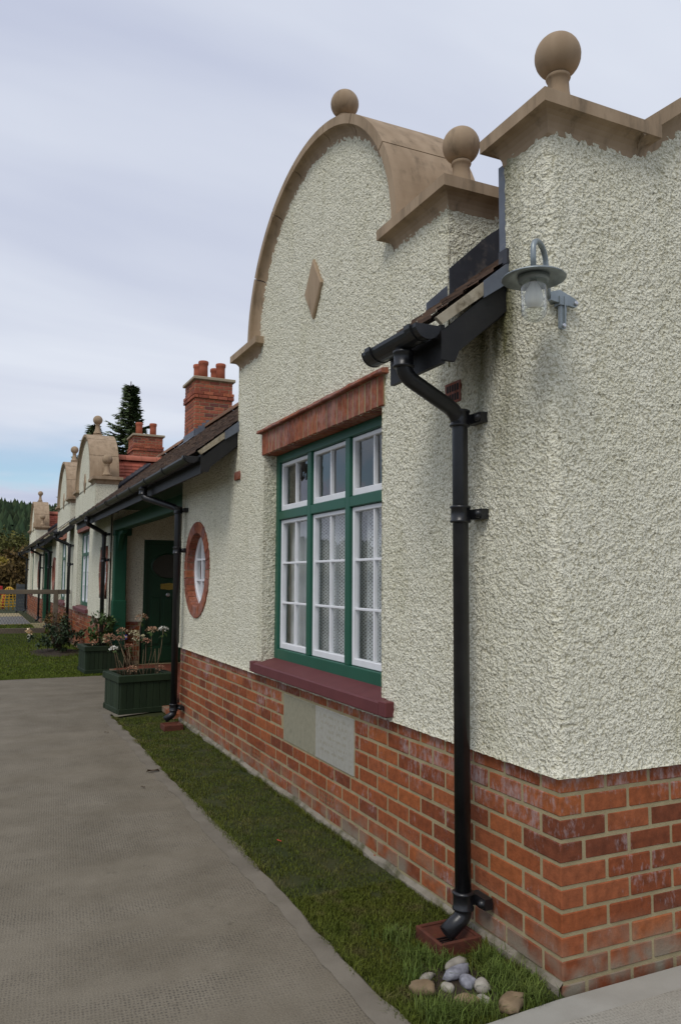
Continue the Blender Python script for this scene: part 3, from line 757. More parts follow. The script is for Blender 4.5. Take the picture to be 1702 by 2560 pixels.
# --- roughcast walls -----------------------------------------------------
WIN_X, WIN_Z0, WIN_Z1 = .971, .885, 2.447       # half width of opening
RX, RZ, RO, RI = 5.315, 1.578, .478, .365       # round window
OFF = .012
def rough_near():
    h = house[0]
    RC = .022
    us = []
    s = -1.35
    while s < 5.98:
        us.append(s)
        s += .0085 if s < .9 else (.010 if s < 2 else (.013 if s < 3.6 else .017))
    must = [0., .27, .708, 4.002, 5.98, GC[0]-WIN_X, GC[0]+WIN_X, -.48]
    us = [u for u in us if min(abs(u-q) for q in must) > .004]+must
    us = np.array(sorted(us))
    vs = list(np.arange(PLINTH, 4.45, .0105))
    mz = [WIN_Z0-.03, WIN_Z1, SH, 2.74]
    vs = np.array(sorted([v for v in vs if min(abs(v-q) for q in mz) > .004]+mz))
    U, V = np.meshgrid(us, vs, indexing='ij')
    d = lumps(U, V, 3)*.0085
    # corner position with a rounded arris
    P = np.zeros(U.shape+(3,)); Nn = np.zeros_like(P)
    pos = U >= RC; neg = U <= -RC; mid = ~(pos | neg)
    P[pos] = np.stack([U[pos], np.zeros(pos.sum()), V[pos]], -1); Nn[pos] = (0, 1, 0)
    P[neg] = np.stack([np.zeros(neg.sum()), U[neg], V[neg]], -1); Nn[neg] = (-1, 0, 0)
    ang = (U[mid]+RC)/(2*RC)*math.pi/2
    P[mid] = np.stack([RC-RC*np.cos(ang), -RC+RC*np.sin(ang), V[mid]], -1)
    Nn[mid] = np.stack([-np.cos(ang), np.sin(ang), 0*ang], -1)
    bell = np.exp(-np.maximum(0, V-PLINTH)/.03)*.012
    P += Nn*(d+OFF+bell)[..., None]
    P[..., 2] += (vnoise(U/.02, V/.02, 9)-.5)*.006
    n, k = U.shape
    uc = (us[:-1]+us[1:])/2; vc = (vs[:-1]+vs[1:])/2
    top = np.array([(SH if q > -.48 else SH+(-.48-q)*.73) if q < 0 else wall_top(q) for q in uc])
    ok = vc[None, :] < top[:, None]
    ok &= ~((np.abs(uc-GC[0])[:, None] < WIN_X) & (vc[None, :] > WIN_Z0-.03) & (vc[None, :] < WIN_Z1))
    ok &= ((uc[:, None]-RX)**2+(vc[None, :]-RZ)**2) > (RO-.03)**2
    I = np.arange(n*k).reshape(n, k)
    F = np.stack([I[:-1, :-1], I[1:, :-1], I[1:, 1:], I[:-1, 1:]], -1)[ok]
    used = np.unique(F); mapv = -np.ones(n*k, int); mapv[used] = np.arange(len(used))
    me = np_mesh('roughcast_wall', P.reshape(-1, 3)[used], mapv[F], 'rough', 4)
    me.polygons.foreach_set('use_smooth', [True]*len(me.polygons))
    w = link('roughcast_wall', me, h)
    # cheek of the near gable, reveals of the window, drip under the render
    def patch(name, o, du, dv, lu, lv, nrm, seed, st=.010):
        uu = np.linspace(0, lu, max(2, int(lu/st))); vv = np.linspace(0, lv, max(2, int(lv/st)))
        A, B = np.meshgrid(uu, vv, indexing='ij')
        Q = np.array(o)+A[..., None]*np.array(du)+B[..., None]*np.array(dv)+np.array(nrm)*((lumps(A, B, seed)*.010+OFF)[..., None])
        nn, kk = A.shape; J = np.arange(nn*kk).reshape(nn, kk)
        ff = np.stack([J[:-1, :-1], J[1:, :-1], J[1:, 1:], J[:-1, 1:]], -1).reshape(-1, 4)
        mm = np_mesh(name, Q.reshape(-1, 3), ff, 'rough', 4)
        mm.polygons.foreach_set('use_smooth', [True]*len(mm.polygons))
        return link(name, mm, h)
    patch('gable_cheek', (GC[0]-GH, .020, 2.5), (0, -1, 0), (0, 0, 1), GD+.020, SH-2.5, (-1, 0, 0), 21)
    patch('gable_cheek', (GC[0]+GH, .020, 2.5), (0, -1, 0), (0, 0, 1), GD+.020, SH-2.5, (1, 0, 0), 22, .03)
    patch('window_reveal', (GC[0]-WIN_X-.012, .016, WIN_Z0-.03), (0, -1, 0), (0, 0, 1), .12, WIN_Z1-WIN_Z0+.03, (1, 0, 0), 23)
    patch('window_reveal', (GC[0]+WIN_X+.012, .016, WIN_Z0-.03), (0, -1, 0), (0, 0, 1), .12, WIN_Z1-WIN_Z0+.03, (-1, 0, 0), 24)
    patch('porch_return', (5.968, .014, PLINTH), (0, -1, 0), (0, 0, 1), 1.6, 2.74-PLINTH, (1, 0, 0), 25, .03)
    dr = MB()
    dr.quad((-.026, -4, PLINTH+.002), (-.026, .026, PLINTH+.002), (.01, .01, PLINTH+.002), (.01, -4, PLINTH+.002))
    dr.quad((-.026, .026, PLINTH+.002), (5.98, .026, PLINTH+.002), (5.98, -.01, PLINTH+.002), (.01, -.01, PLINTH+.002))
    # plain continuation of the end wall, the parapet's inner face and the back of the gable
    dr.quad((-OFF, -1.35, PLINTH), (-OFF, -4.2, PLINTH), (-OFF, -4.2, 2.9), (-OFF, -1.35, SH+.87*.73))
    dr.quad((-OFF, -1.35, SH+.87*.73), (-OFF, YR, SH+1.44*.73), (-OFF, -4.2, 2.9), (-OFF, -2.6, 3.6))
    dr.box(.02, .27, -4.2, -.02, 2.3, SH-.02)
    part('render_return', dr, 'rough', h)
    bk = MB()
    for c in (GC[0],):
        bk.box(c-GH+.03, c+GH-.03, -GD, -.03, 2.64, SH-.02)
        pts = [(c+AA*math.cos(t), AZ+AB*math.sin(t)) for t in [math.pi*i/24 for i in range(25)]]
        bk.prism(pts, 1, -GD, -.03)
    part('gable_core', bk, 'rough', h)
rough_near()

def rough_far(c, x0, x1, h, rw):
    """far facade: flat sheet pierced for window and round window, gable with thickness"""
    mbx = MB()
    xs = sorted(set([x0, x1, c-GH, c+GH, c-WIN_X, c+WIN_X]+([rw-RO+.03, rw+RO-.03] if rw else [])))
    for a, b in zip(xs[:-1], xs[1:]):
        mid = (a+b)/2
        t = SH if abs(mid-c) < GH else 2.74
        holes = []
        if abs(mid-c) < WIN_X: holes = [(WIN_Z0-.03, WIN_Z1)]
        elif rw and abs(mid-rw) < RO-.03: holes = [(RZ-RO+.03, RZ+RO-.03)]
        z = PLINTH
        for h0, h1 in holes:
            mbx.quad((a, OFF, z), (b, OFF, z), (b, OFF, h0), (a, OFF, h0)); z = h1
        mbx.quad((a, OFF, z), (b, OFF, z), (b, OFF, t), (a, OFF, t))
    pts = [(c+AA*math.cos(q), AZ-.06+(AB+.06)*math.sin(q)) for q in [math.pi*i/28 for i in range(29)]]
    mbx.add([(p[0], OFF, p[1]) for p in pts], [tuple(range(len(pts)))])
    mbx.box(c-GH, c+GH, -GD, OFF-.002, 2.64, SH)
    mbx.prism(pts, 1, -GD, -.02)
    for sx in (-1, 1):
        xx = c+sx*WIN_X
        mbx.quad((xx, OFF, WIN_Z0), (xx, -.1, WIN_Z0), (xx, -.1, WIN_Z1), (xx, OFF, WIN_Z1))
    mbx.quad((x0, OFF, PLINTH), (x1, OFF, PLINTH), (x1, -.01, PLINTH), (x0, -.01, PLINTH))
    part('roughcast_wall', mbx, 'rough', h)
rough_far(GC[1], 10.95, 16.76, house[1], 11.62)
rough_far(GC[2], 16.76, 22.0, house[2], 21.15)
rough_far(GC[3], 25.2, XEND, house[3], 27.0)
mb = MB().box(XEND-.27, XEND, -.5, .0, 2.5, SH); part('end_parapet', mb, 'rough', house[3])

# rear and inner walls keep the houses closed
for x0, x1, h in ((.25, 5.96, house[0]), (10.97, 16.76, house[1]), (16.76, 21.98, house[2]), (25.22, XEND-.02, house[3])):
    mb = MB().quad((x0, -4.2, -.1), (x1, -4.2, -.1), (x1, -4.2, 2.6), (x0, -4.2, 2.6))
    part('rear_wall', mb, 'rough', h)

# --- copings, finials ----------------------------------------------------
def cove(n=5):
    """profile of the moulding: (projection, height) from the wall up to the top edge"""
    pr = [(.004, -.055)]
    for i in range(n+1):
        a = i/n*math.pi/2
        pr.append((.012+.060*(1-math.cos(a)), -.045+.075*math.sin(a)))
    return pr+[(.082, .032), (.082, .088)]
PRO = cove()
def slab(mb, x0, x1, y0, y1, zb):
    """level coping over a rectangle, moulded on every side; zb is the top of the wall"""
    rs = []
    for p, z in PRO:
        rs.append([(x0-p, y0-p, zb+z), (x1+p, y0-p, zb+z), (x1+p, y1+p, zb+z), (x0-p, y1+p, zb+z)])
    rs.append([(x0-.03, y0-.03, zb+.094), (x1+.03, y0-.03, zb+.094), (x1+.03, y1+.03, zb+.094), (x0-.03, y1+.03, zb+.094)])
    return mb.rings(rs)
def arch_stone(c, t0, t1, n=8):
    mb = MB(); rs = []
    sec = [(0+p*.96, z*.985) for p, z in PRO]+[(-GD-p*.96, z*.985) for p, z in PRO[::-1]]
    for i in range(n+1):
        t = t0+(t1-t0)*i/n
        px, pz = c+AA*math.cos(t), AZ+AB*math.sin(t)
        nx, nz = math.cos(t)/AA, math.sin(t)/AB
        ln = math.hypot(nx, nz); nx /= ln; nz /= ln
        rs.append([(px+nx*z, y, pz+nz*z) for y, z in sec])
    mb.rings(rs)
    return mb
def finial(x, y, zb, h, r=.098, square=.135, rise=1.0):
    mb = MB()
    for q, (w, z0, z1) in enumerate(((square, -.03, .035), (square*.80, .035, .05))):
        mb.box(x-w/2*1.25, x+w/2*1.25, y-w/2*1.25, y+w/2*1.25, zb+z0, zb+z1)
    prof = [(.088, .05), (.080, .064), (.064, .092), (.052, .13), (.045, .18), (.0425, .232), (.048, .236), (.051, .244), (.048, .252), (.042, .255)]
    mb.lathe([(a*1.04, b*rise) for a, b in prof], (x, y, zb), 24)
    o = part('ball_finial', mb, 'stone', h)
    zc = zb+.252*rise+r*.93
    ball = MB().lathe([(max(.001, r*math.sin(math.pi*i/18)), -r*math.cos(math.pi*i/18)) for i in range(19)], (x, y, zc), 32)
    part('ball', ball, 'stone', o)
def gable(c, h):
    cp = part('shoulder_coping', slab(MB(), c-GH, c-AA+.05, -GD, 0, SH), 'stone', h)
    part('shoulder_coping', slab(MB(), c+AA-.05, c+GH, -GD, 0, SH), 'stone', h)
    cp = part('gable_coping', arch_stone(c, 1.352, 1.788), 'stone', h)
    js = [0.0, .50, .98, 1.35, 1.79, 2.16, 2.64, math.pi]
    for a, b in zip(js[:-1], js[1:]):
        if a == 1.35: continue
        part('coping_stone', arch_stone(c, a+(.0042 if a else .0), b-(.0042 if b < 3.1 else 0)), 'stone', cp)
    finial(c-GH+.225, -.22, SH+.09, h, rise=1.08); finial(c+GH-.225, -.22, SH+.09, h, rise=1.08)
    finial(c, -.2, AZ+AB+.085, h)
    d = MB()
    zc, hw, hh = 3.44, .142, .208
    d.rings([[(c-hw*s, y, zc), (c, y, zc-hh*s), (c+hw*s, y, zc), (c, y, zc+hh*s)] for s, y in ((1, 0), (1, .026), (.93, .034))])
    part('diamond_plaque', d, 'stone', h)
for i in range(4): gable(GC[i], house[i])
# corner block and raking coping of the end wall
base = MB(); slab(base, 0, .27, -.45, 0, SH)
cp = part('gable_coping', base, 'stone', house[0])
def rake(y0, z0, y1, z1):
    mb = MB(); rs = []
    ln = math.hypot(y1-y0, z1-z0); ny, nz = -(z1-z0)/ln, (y0-y1)/-ln
    ny, nz = (z1-z0)/ln, -(y1-y0)/ln
    if nz < 0: ny, nz = -ny, -nz
    sec = [(-p*.955, z*.98) for p, z in PRO]+[(.27+p*.955, z*.98) for p, z in PRO[::-1]]
    for y, z in ((y0, z0), (y1, z1)):
        rs.append([(x, y+ny*q, z+nz*q) for x, q in sec])
    return mb.rings(rs)
ya, za_ = -.455, SH-.005
for i in range(3):
    yb = ya-.5; zb_ = za_+.5*.73
    part('coping_stone', rake(ya-(.002 if i else 0), za_, yb, zb_), 'stone', cp)
    ya, za_ = yb, zb_
for i in range(3):
    yb = ya-.75; zb_ = za_-.75*.73
    part('coping_stone', rake(ya-.002, za_, yb, zb_), 'stone', cp)
    ya, za_ = yb, zb_
finial(.150, -.185, SH+.09, house[0])
mb = MB(); slab(mb, XEND-.27, XEND, -.45, 0, SH); part('gable_coping', mb, 'stone', house[3]); finial(XEND-.13, -.2, SH+.09, house[3])
# lead dressing down the inner edge of the corner block
mb = MB().box(.262, .322, -.38, .006, 2.80, SH-.03); part('lead_flashing', mb, 'lead', house[0])
mb = MB().box(.246, .305, -.06, .024, 2.835, 2.90); part('lead_flashing', mb, 'darklead', house[0])

# --- roofs ---------------------------------------------------------------
def main_roof(x0, x1, h, ystart, red=False):
    mb = MB()
    c = .098
    nco = int((YE-YR)/c*1.0)+1
    dy = c*.785
    y = YE; k = 0
    while y > YR-.0:
        y1 = max(y-dy-.02, YR)
        if y <= ystart+.001:
            x = x0-(.08 if k % 2 else 0)
            while x < x1:
                a, b = max(x, x0), min(x+.163, x1)
                if b-a > .01:
                    t = .013+random.uniform(-.0035, .0045)
                    z0 = roofz(y)+t; z1 = roofz(y1)+.0015
                    mb.add([(a, y, z0-.016), (b-.003, y, z0-.016), (b-.003, y, z0), (a, y, z0), (b-.003, y1, z1), (a, y1, z1)],
                           [(0, 1, 2, 3), (3, 2, 4, 5)])
                x += .163
        y -= dy; k += 1
    return mb
def back_roof(x0, x1):
    return MB().quad((x0, YR, ZR), (x1, YR, ZR), (x1, -4.4, ZR-2.48*RP), (x0, -4.4, ZR-2.48*RP))
def roof_section(h, spans, x0, x1):
    """spans: list of (xa, xb, outermost y)"""
    mb = MB()
    for a, b, ys in spans:
        q = main_roof(a, b, h, ys); mb.add(q.v, q.f)
        mb.quad((a, min(ys, YE-.03), roofz(min(ys, YE-.03))-.03), (b, min(ys, YE-.03), roofz(min(ys, YE-.03))-.03), (b, YR, ZR-.03), (a, YR, ZR-.03))
    q = back_roof(x0, x1); mb.add(q.v, q.f)
    rf = part('roof', mb, 'oldtile', h)
    rm = MB()
    n = 10
    rm.rings([[(x, YR+.115*math.cos(math.pi*i/n), ZR-.035+.115*math.sin(math.pi*i/n)) for i in range(n+1)] for x in (0, .445)], False, False, True)
    me = rm.mesh('ridge_tile', 'oldridge')
    x = x0
    while x < x1-.4:
        o = link('ridge_tile', me, rf, (x, 0, random.uniform(-.004, .004))); x += .45
    return rf
gx = lambda i: (GC[i]-GH, GC[i]+GH)
roof_section(house[0], [(.275, gx(0)[0]-.02, YE), (gx(0)[0]-.02, gx(0)[1]+.02, -GD-.02), (gx(0)[1]+.03, 8.48, YE)], .275, 8.48)
roof_section(house[1], [(8.48, gx(1)[0]-.02, YE), (gx(1)[0]-.02, gx(1)[1]+.02, -GD-.02), (gx(1)[1]+.03, 16.76, YE)], 8.48, 16.76)
roof_section(house[2], [(16.76, gx(2)[0]-.02, YE), (gx(2)[0]-.02, gx(2)[1]+.02, -GD-.02), (gx(2)[1]+.03, 24.0, YE)], 16.76, 24.0)
roof_section(house[3], [(24.0, gx(3)[0]-.02, YE), (gx(3)[0]-.02, gx(3)[1]+.02, -GD-.02), (gx(3)[1]+.03, XEND-.28, YE)], 24.0, XEND-.28)
# cross roofs behind the gables
CZ = 4.0
def cross_roof(i):
    c = GC[i]; h = house[i]
    mb = MB(); cs = .86
    for sx in (-1, 1):
        d = 0; k = 0
        while d < GH+.12:
            d1 = d+.095
            zl = CZ-d1*cs+.014; zu = CZ-d*cs+.016-.0125
            yb = min(YR, -1.7)
            y = -GD-.01-(.08 if k % 2 else 0)*0
            ylim = YE-(zl-ZE)/RP-.12     # stop inside the main roof
            ylim = max(min(ylim, -GD-.05), -1.6)
            while y > ylim:
                b = max(y-.163, ylim); t = random.uniform(-.002, .003)
                A = (c+sx*d1, y, zl+t); B = (c+sx*d1, b+.003, zl+t); C_ = (c+sx*(d-.02), b+.003, zu+t); D_ = (c+sx*(d-.02), y, zu+t)
                mb.add([A, B, C_, D_, (c+sx*d1, y, zl-.018), (c+sx*d1, b+.003, zl-.018)], [(0, 1, 2, 3), (4, 5, 1, 0)])
                y -= .163
            d = d1; k += 1
    cr_ = part('cross_roof', mb, 'redtile', h)
    rm = MB(); n = 10
    rm.rings([[(.12*math.cos(math.pi*j/n), y, -.03+.12*math.sin(math.pi*j/n)) for j in range(n+1)] for y in (0, -.325)], False, False, True)
    me = rm.mesh('ridge_tile', 'redridge')
    y = -GD-.05
    while y > -1.5:
        link('ridge_tile', me, cr_, (c, y, CZ+.012)); y -= .33
    if i == 0: return
    # lead valley on the near side
    vl = MB()
    for sx in (-1,):
        pts = []
        for q in range(9):
            d = .12+q*(GH-.62)/8
            z = CZ-d*cs
            pts.append((c+sx*d, YE-(z-ZE)/RP, z))
        for a, b in zip(pts[:-1], pts[1:]):
            vl.quad((a[0]-.07, a[1]+.02, a[2]+.035), (b[0]-.07, b[1]+.02, b[2]+.035), (b[0]+.06, b[1]+.10, b[2]+.05), (a[0]+.06, a[1]+.10, a[2]+.05))
            vl.quad((a[0]-.07, a[1]+.02, a[2]+.035), (b[0]-.07, b[1]+.02, b[2]+.035), (b[0]-.075, b[1]+.02, b[2]+.0), (a[0]-.075, a[1]+.02, a[2]+.0))
    part('lead_valley', vl, 'darklead', h)
for i in range(4): cross_roof(i)

# lead flashing where the short roof meets the gable cheek
def cheek_flashing(xw, sgn, h):
    mb = MB(); prev = None
    x = xw+sgn*.024
    mb.prism([(.02, roofz(.02)+.005), (-.44, roofz(-.44)+.005), (-.44, roofz(-.44)+.15), (-.2, roofz(-.2)+.165), (.02, roofz(.02)+.135)], 0, x, x+sgn*.006)
    part('lead_flashing', mb, 'darklead', h)
    mb = MB().prism([(.02, roofz(.02)+.0), (.135, roofz(.135)+.0), (.135, roofz(.135)+.045), (.02, roofz(.02)+.06)], 0, x-sgn*.02, x-sgn*.014)
    part('lead_flashing', mb, 'lead', h)
cheek_flashing(gx(0)[0], -1, house[0])
mb = MB().prism([(.01, roofz(.01)+.012), (-.40, roofz(-.40)+.012), (-.40, roofz(-.4)+.1), (.01, roofz(.01)+.1)], 0, gx(0)[1]+.018, gx(0)[1]+.026); part('lead_flashing', mb, 'darklead', house[0])

# --- eaves: fascia, soffit, end boards, gutters --------------------------
def eave(x0, x1, h, near_end=True, soffit='blackwood'):
    s = roofz
    mb = MB().box(x0, x1, .315, .335, 2.372, 2.532)
    part('fascia', mb, 'blackwood', h)
    mb = MB().prism([(.316, 2.380), (.316, 2.40), (-.02, 2.40+.336*RP), (-.02, 2.38+.336*RP)], 0, x0+.012, x1)
    part('soffit', mb, soffit, h)
    if near_end:
        zt = lambda y: s(y)-.075
        mb = MB().prism([(.336, 2.385), (.336, 2.50), (.012, zt(.012)), (.012, 2.635), (.25, 2.43), (.27, 2.385)], 0, x0-.006, x0+.014)
        part('end_board', mb, 'blackwood', h)
        mb = MB().prism([(.335, s(.335)-.062), (.365, s(.365)-.014), (.012, s(.012)-.012), (.012, s(.012)-.074)], 0, x0-.016, x0+.004)
        part('verge_mortar', mb, 'undercloak', h)
        mb = MB().prism([(.135, s(.135)-.080), (.135, s(.135)-.008), (.012, s(.012)-.006), (.012, s(.012)-.095)], 0, x0-.026, x0-.014)
        part('lead_flashing', mb, 'lead', h)
def gutter(x0, x1, h, pitch=.86, y=.412, z=2.512, r=.056):
    mb = MB(); n = 12
    th = [math.pi+math.pi*i/n for i in range(n+1)]
    prof = [(y+r*math.cos(t), z+r*math.sin(t)) for t in th]+[(y+(r-.005)*math.cos(t), z+(r-.005)*math.sin(t)) for t in th[::-1]]
    mb.rings([[(x, p[0], p[1]) for p in prof] for x in (x0, x1)], True, True, False)
    for x in (x0-.004, x1+.004):
        mb.add([(x, y+(r+.003)*math.cos(t), z+(r+.003)*math.sin(t)) for t in th], [tuple(range(n+1))])
    g = part('gutter', mb, 'black', h)
    R_ = r+.009
    me = MB().rings([[(x, y+R_*math.cos(t), z+.006+R_*math.sin(t)) for t in th]+[(y2) for y2 in [(x, y+(r-.001)*math.cos(t), z+.006+(r-.001)*math.sin(t)) for t in th[::-1]]] for x in (-.022, .022)], True, True, False)
    arm = me.box(-.012, .012, .33, y-r+.006, z-.035, z+.004)
    md = me.mesh('gutter_bracket', 'black')
    nb = max(2, int(round((x1-x0)/pitch))+1)
    for i in range(nb):
        xx = x0+.06+(x1-x0-.12)*i/(nb-1)
        link('gutter_bracket', md, g, (xx, 0, 0))
    return g
def bend(pts, r=.035, n=14, seg=7):
    """smooth tube through corner points with rounded corners"""
    P_ = [Vector(p) for p in pts]; out = [P_[0]]
    for i in range(1, len(P_)-1):
        a, b, c = P_[i-1], P_[i], P_[i+1]
        d = min(.075, (a-b).length*.45, (c-b).length*.45)
        p0 = b+(a-b).normalized()*d; p1 = b+(c-b).normalized()*d
        for k in range(seg+1):
            t = k/seg; out.append(p0*(1-t)**2+b*2*t*(1-t)+p1*t*t)
    out.append(P_[-1])
    return MB().tube(out, r, n)
def downpipe(xo, x, h, label=None, zbot=.10, clips=(2.205, 1.783, .165)):
    y = .10; r = .0345
    mb = bend([(xo, .412, 2.475), (xo, .412, 2.355), (x, y, 2.225), (x, y, zbot+.03)], r)
    dp = part('downpipe', mb, 'black', h)
    if label: dp['label'] = label
    col = MB()
    for zc in (2.44, 2.37):
        pass
    def collar(cx, cy, z0, z1, rr=.0415):
        q = MB().lathe([(r, z0-.004), (rr+.004, z0), (rr+.004, z0+.008), (rr, z0+.012), (rr, z1-.012), (rr+.004, z1-.008), (rr+.004, z1), (r, z1+.004)], (cx, cy, 0), 18)
        return q
    q = collar(xo, .412, 2.385, 2.452); part('socket', q, 'black', dp)
    for zc in clips:
        q = collar(x, y, zc-.035, zc+.035)
        part('socket', q, 'black', dp)
        e_ = MB().box(x-.085, x+.02, .012, .05, zc-.022, zc+.022)
        e_.box(x-.018, x+.018, .045, y-.03, zc-.02, zc+.02)
        e_.lathe([(.004, 0), (.019, .004), (.019, .05), (.012, .062), (.001, .064)], (0, 0, 0), 12)
        nv = 12*5
        base_i = len(e_.v)-nv
        for k_ in range(base_i, len(e_.v)):
            px, py, pz = e_.v[k_]; e_.v[k_] = (x-.066+px, .006+pz, zc+py)
        part('pipe_clip', e_, 'black', dp)
    sh = bend([(x, y, zbot+.055), (x, y, zbot-.0), (x-.0, y+.085, zbot-.055)], .0355)
    part('shoe', sh, 'black', dp)
    dn = Vector((0, .085, -.055)).normalized(); c0 = Vector((x, y+.085, zbot-.055))+dn*.0008
    a_ = Vector((1, 0, 0)); b_ = dn.cross(a_)
    part('shoe_mouth', MB().add([c0+(a_*math.cos(2*math.pi*j/14)+b_*math.sin(2*math.pi*j/14))*.030 for j in range(14)], [tuple(range(14))]), 'dark', dp)
    return dp
eave(.275, .70, house[0]); gutter(.25, .72, house[0], .42)
downpipe(.445, .495, house[0], 'glossy black downpipe in front of the corner wall')
eave(gx(0)[1]+.03, 8.48, house[0]); gutter(gx(0)[1]+.03, 8.46, house[0])
eave(8.48, gx(1)[0]-.02, house[1], False); gutter(8.47, gx(1)[0]-.02, house[1])
downpipe(6.10, 5.80, house[0], 'black downpipe beside the round window')
downpipe(10.75, 11.05, house[1])
eave(gx(1)[1]+.03, gx(2)[0]-.02, house[1]); gutter(gx(1)[1]+.02, gx(2)[0]-.02, house[1], .5); downpipe(16.40, 16.38, house[1])
eave(gx(2)[1]+.03, 24.0, house[2]); gutter(gx(2)[1]+.03, 24.0, house[2]); downpipe(22.0, 21.85, house[2])
eave(24.0, gx(3)[0]-.02, house[3], False); gutter(24.0, gx(3)[0]-.02, house[3]); downpipe(25.1, 25.32, house[3])
eave(gx(3)[1]+.03, XEND-.27, house[3]); gutter(gx(3)[1]+.03, XEND-.25, house[3], .5); downpipe(XEND-.55, XEND-.5, house[3])

# --- windows -------------------------------------------------------------
def lintel(c, h, detail):
    zb, zt = WIN_Z1, 2.622
    x0, x1 = c-WIN_X-.035, c+WIN_X+.035
    core = MB().box(x0+.004, x1-.004, -.1, .0222, zb+.003, zt)
    lt = part('brick_lintel', core, 'mortar', h)
    if detail:
        n = 26; w = (x1-x0)/n
        me = MB().cbox(-w/2+.0055, w/2-.0055, -.10, .026, 0, zt-zb-.006, .004).mesh('lintel_brick', 'brick2')
        for i in range(n):
            link('lintel_brick', me, lt, (x0+w*(i+.5), jit(.002), zb+jit(.0015)))
        cr_ = MB(); prev = None
        for i in range(41):
            x = x0-.03+(x1-x0+.06)*i/40; w_ = .058+jit(.004); z = zt+.022+jit(.003)
            cur = [(x, 0, zt-.002), (x, w_-.004, zt-.002), (x, w_, zt+.004), (x, w_-.006, z), (x, 0, z+.008)]
            if prev:
                for a in range(4): cr_.quad(prev[a], cur[a], cur[a+1], prev[a+1])
            else: cr_.add(cur, [tuple(range(5))])
            prev = cur
        cr_.add(prev, [tuple(range(5))])
        part('tile_creasing', cr_, 'brick2', lt)
    else:
        part('lintel_brick', MB().box(x0, x1, -.1, .028, zb, zt), 'brick2', lt)
        part('tile_creasing', MB().box(x0-.03, x1+.03, -.01, .058, zt, zt+.025), 'brick2', lt)
def sill(c, h):
    x0, x1 = c-1.105, c+1.105
    z = .862
    mb = MB()
    mb.prism([(-.10, z-.075), (.062, z-.075), (.064, z-.07), (.064, z-.012), (.058, z-.004), (-.10, z+.038)], 0, x0+.085, x1-.085)
    for a, b in ((x0, x0+.085), (x1-.085, x1)):
        mb.cbox(a, b, -.02, .065, z-.0755, z+.004, .005)
    part('window_sill', mb, 'sill', h)
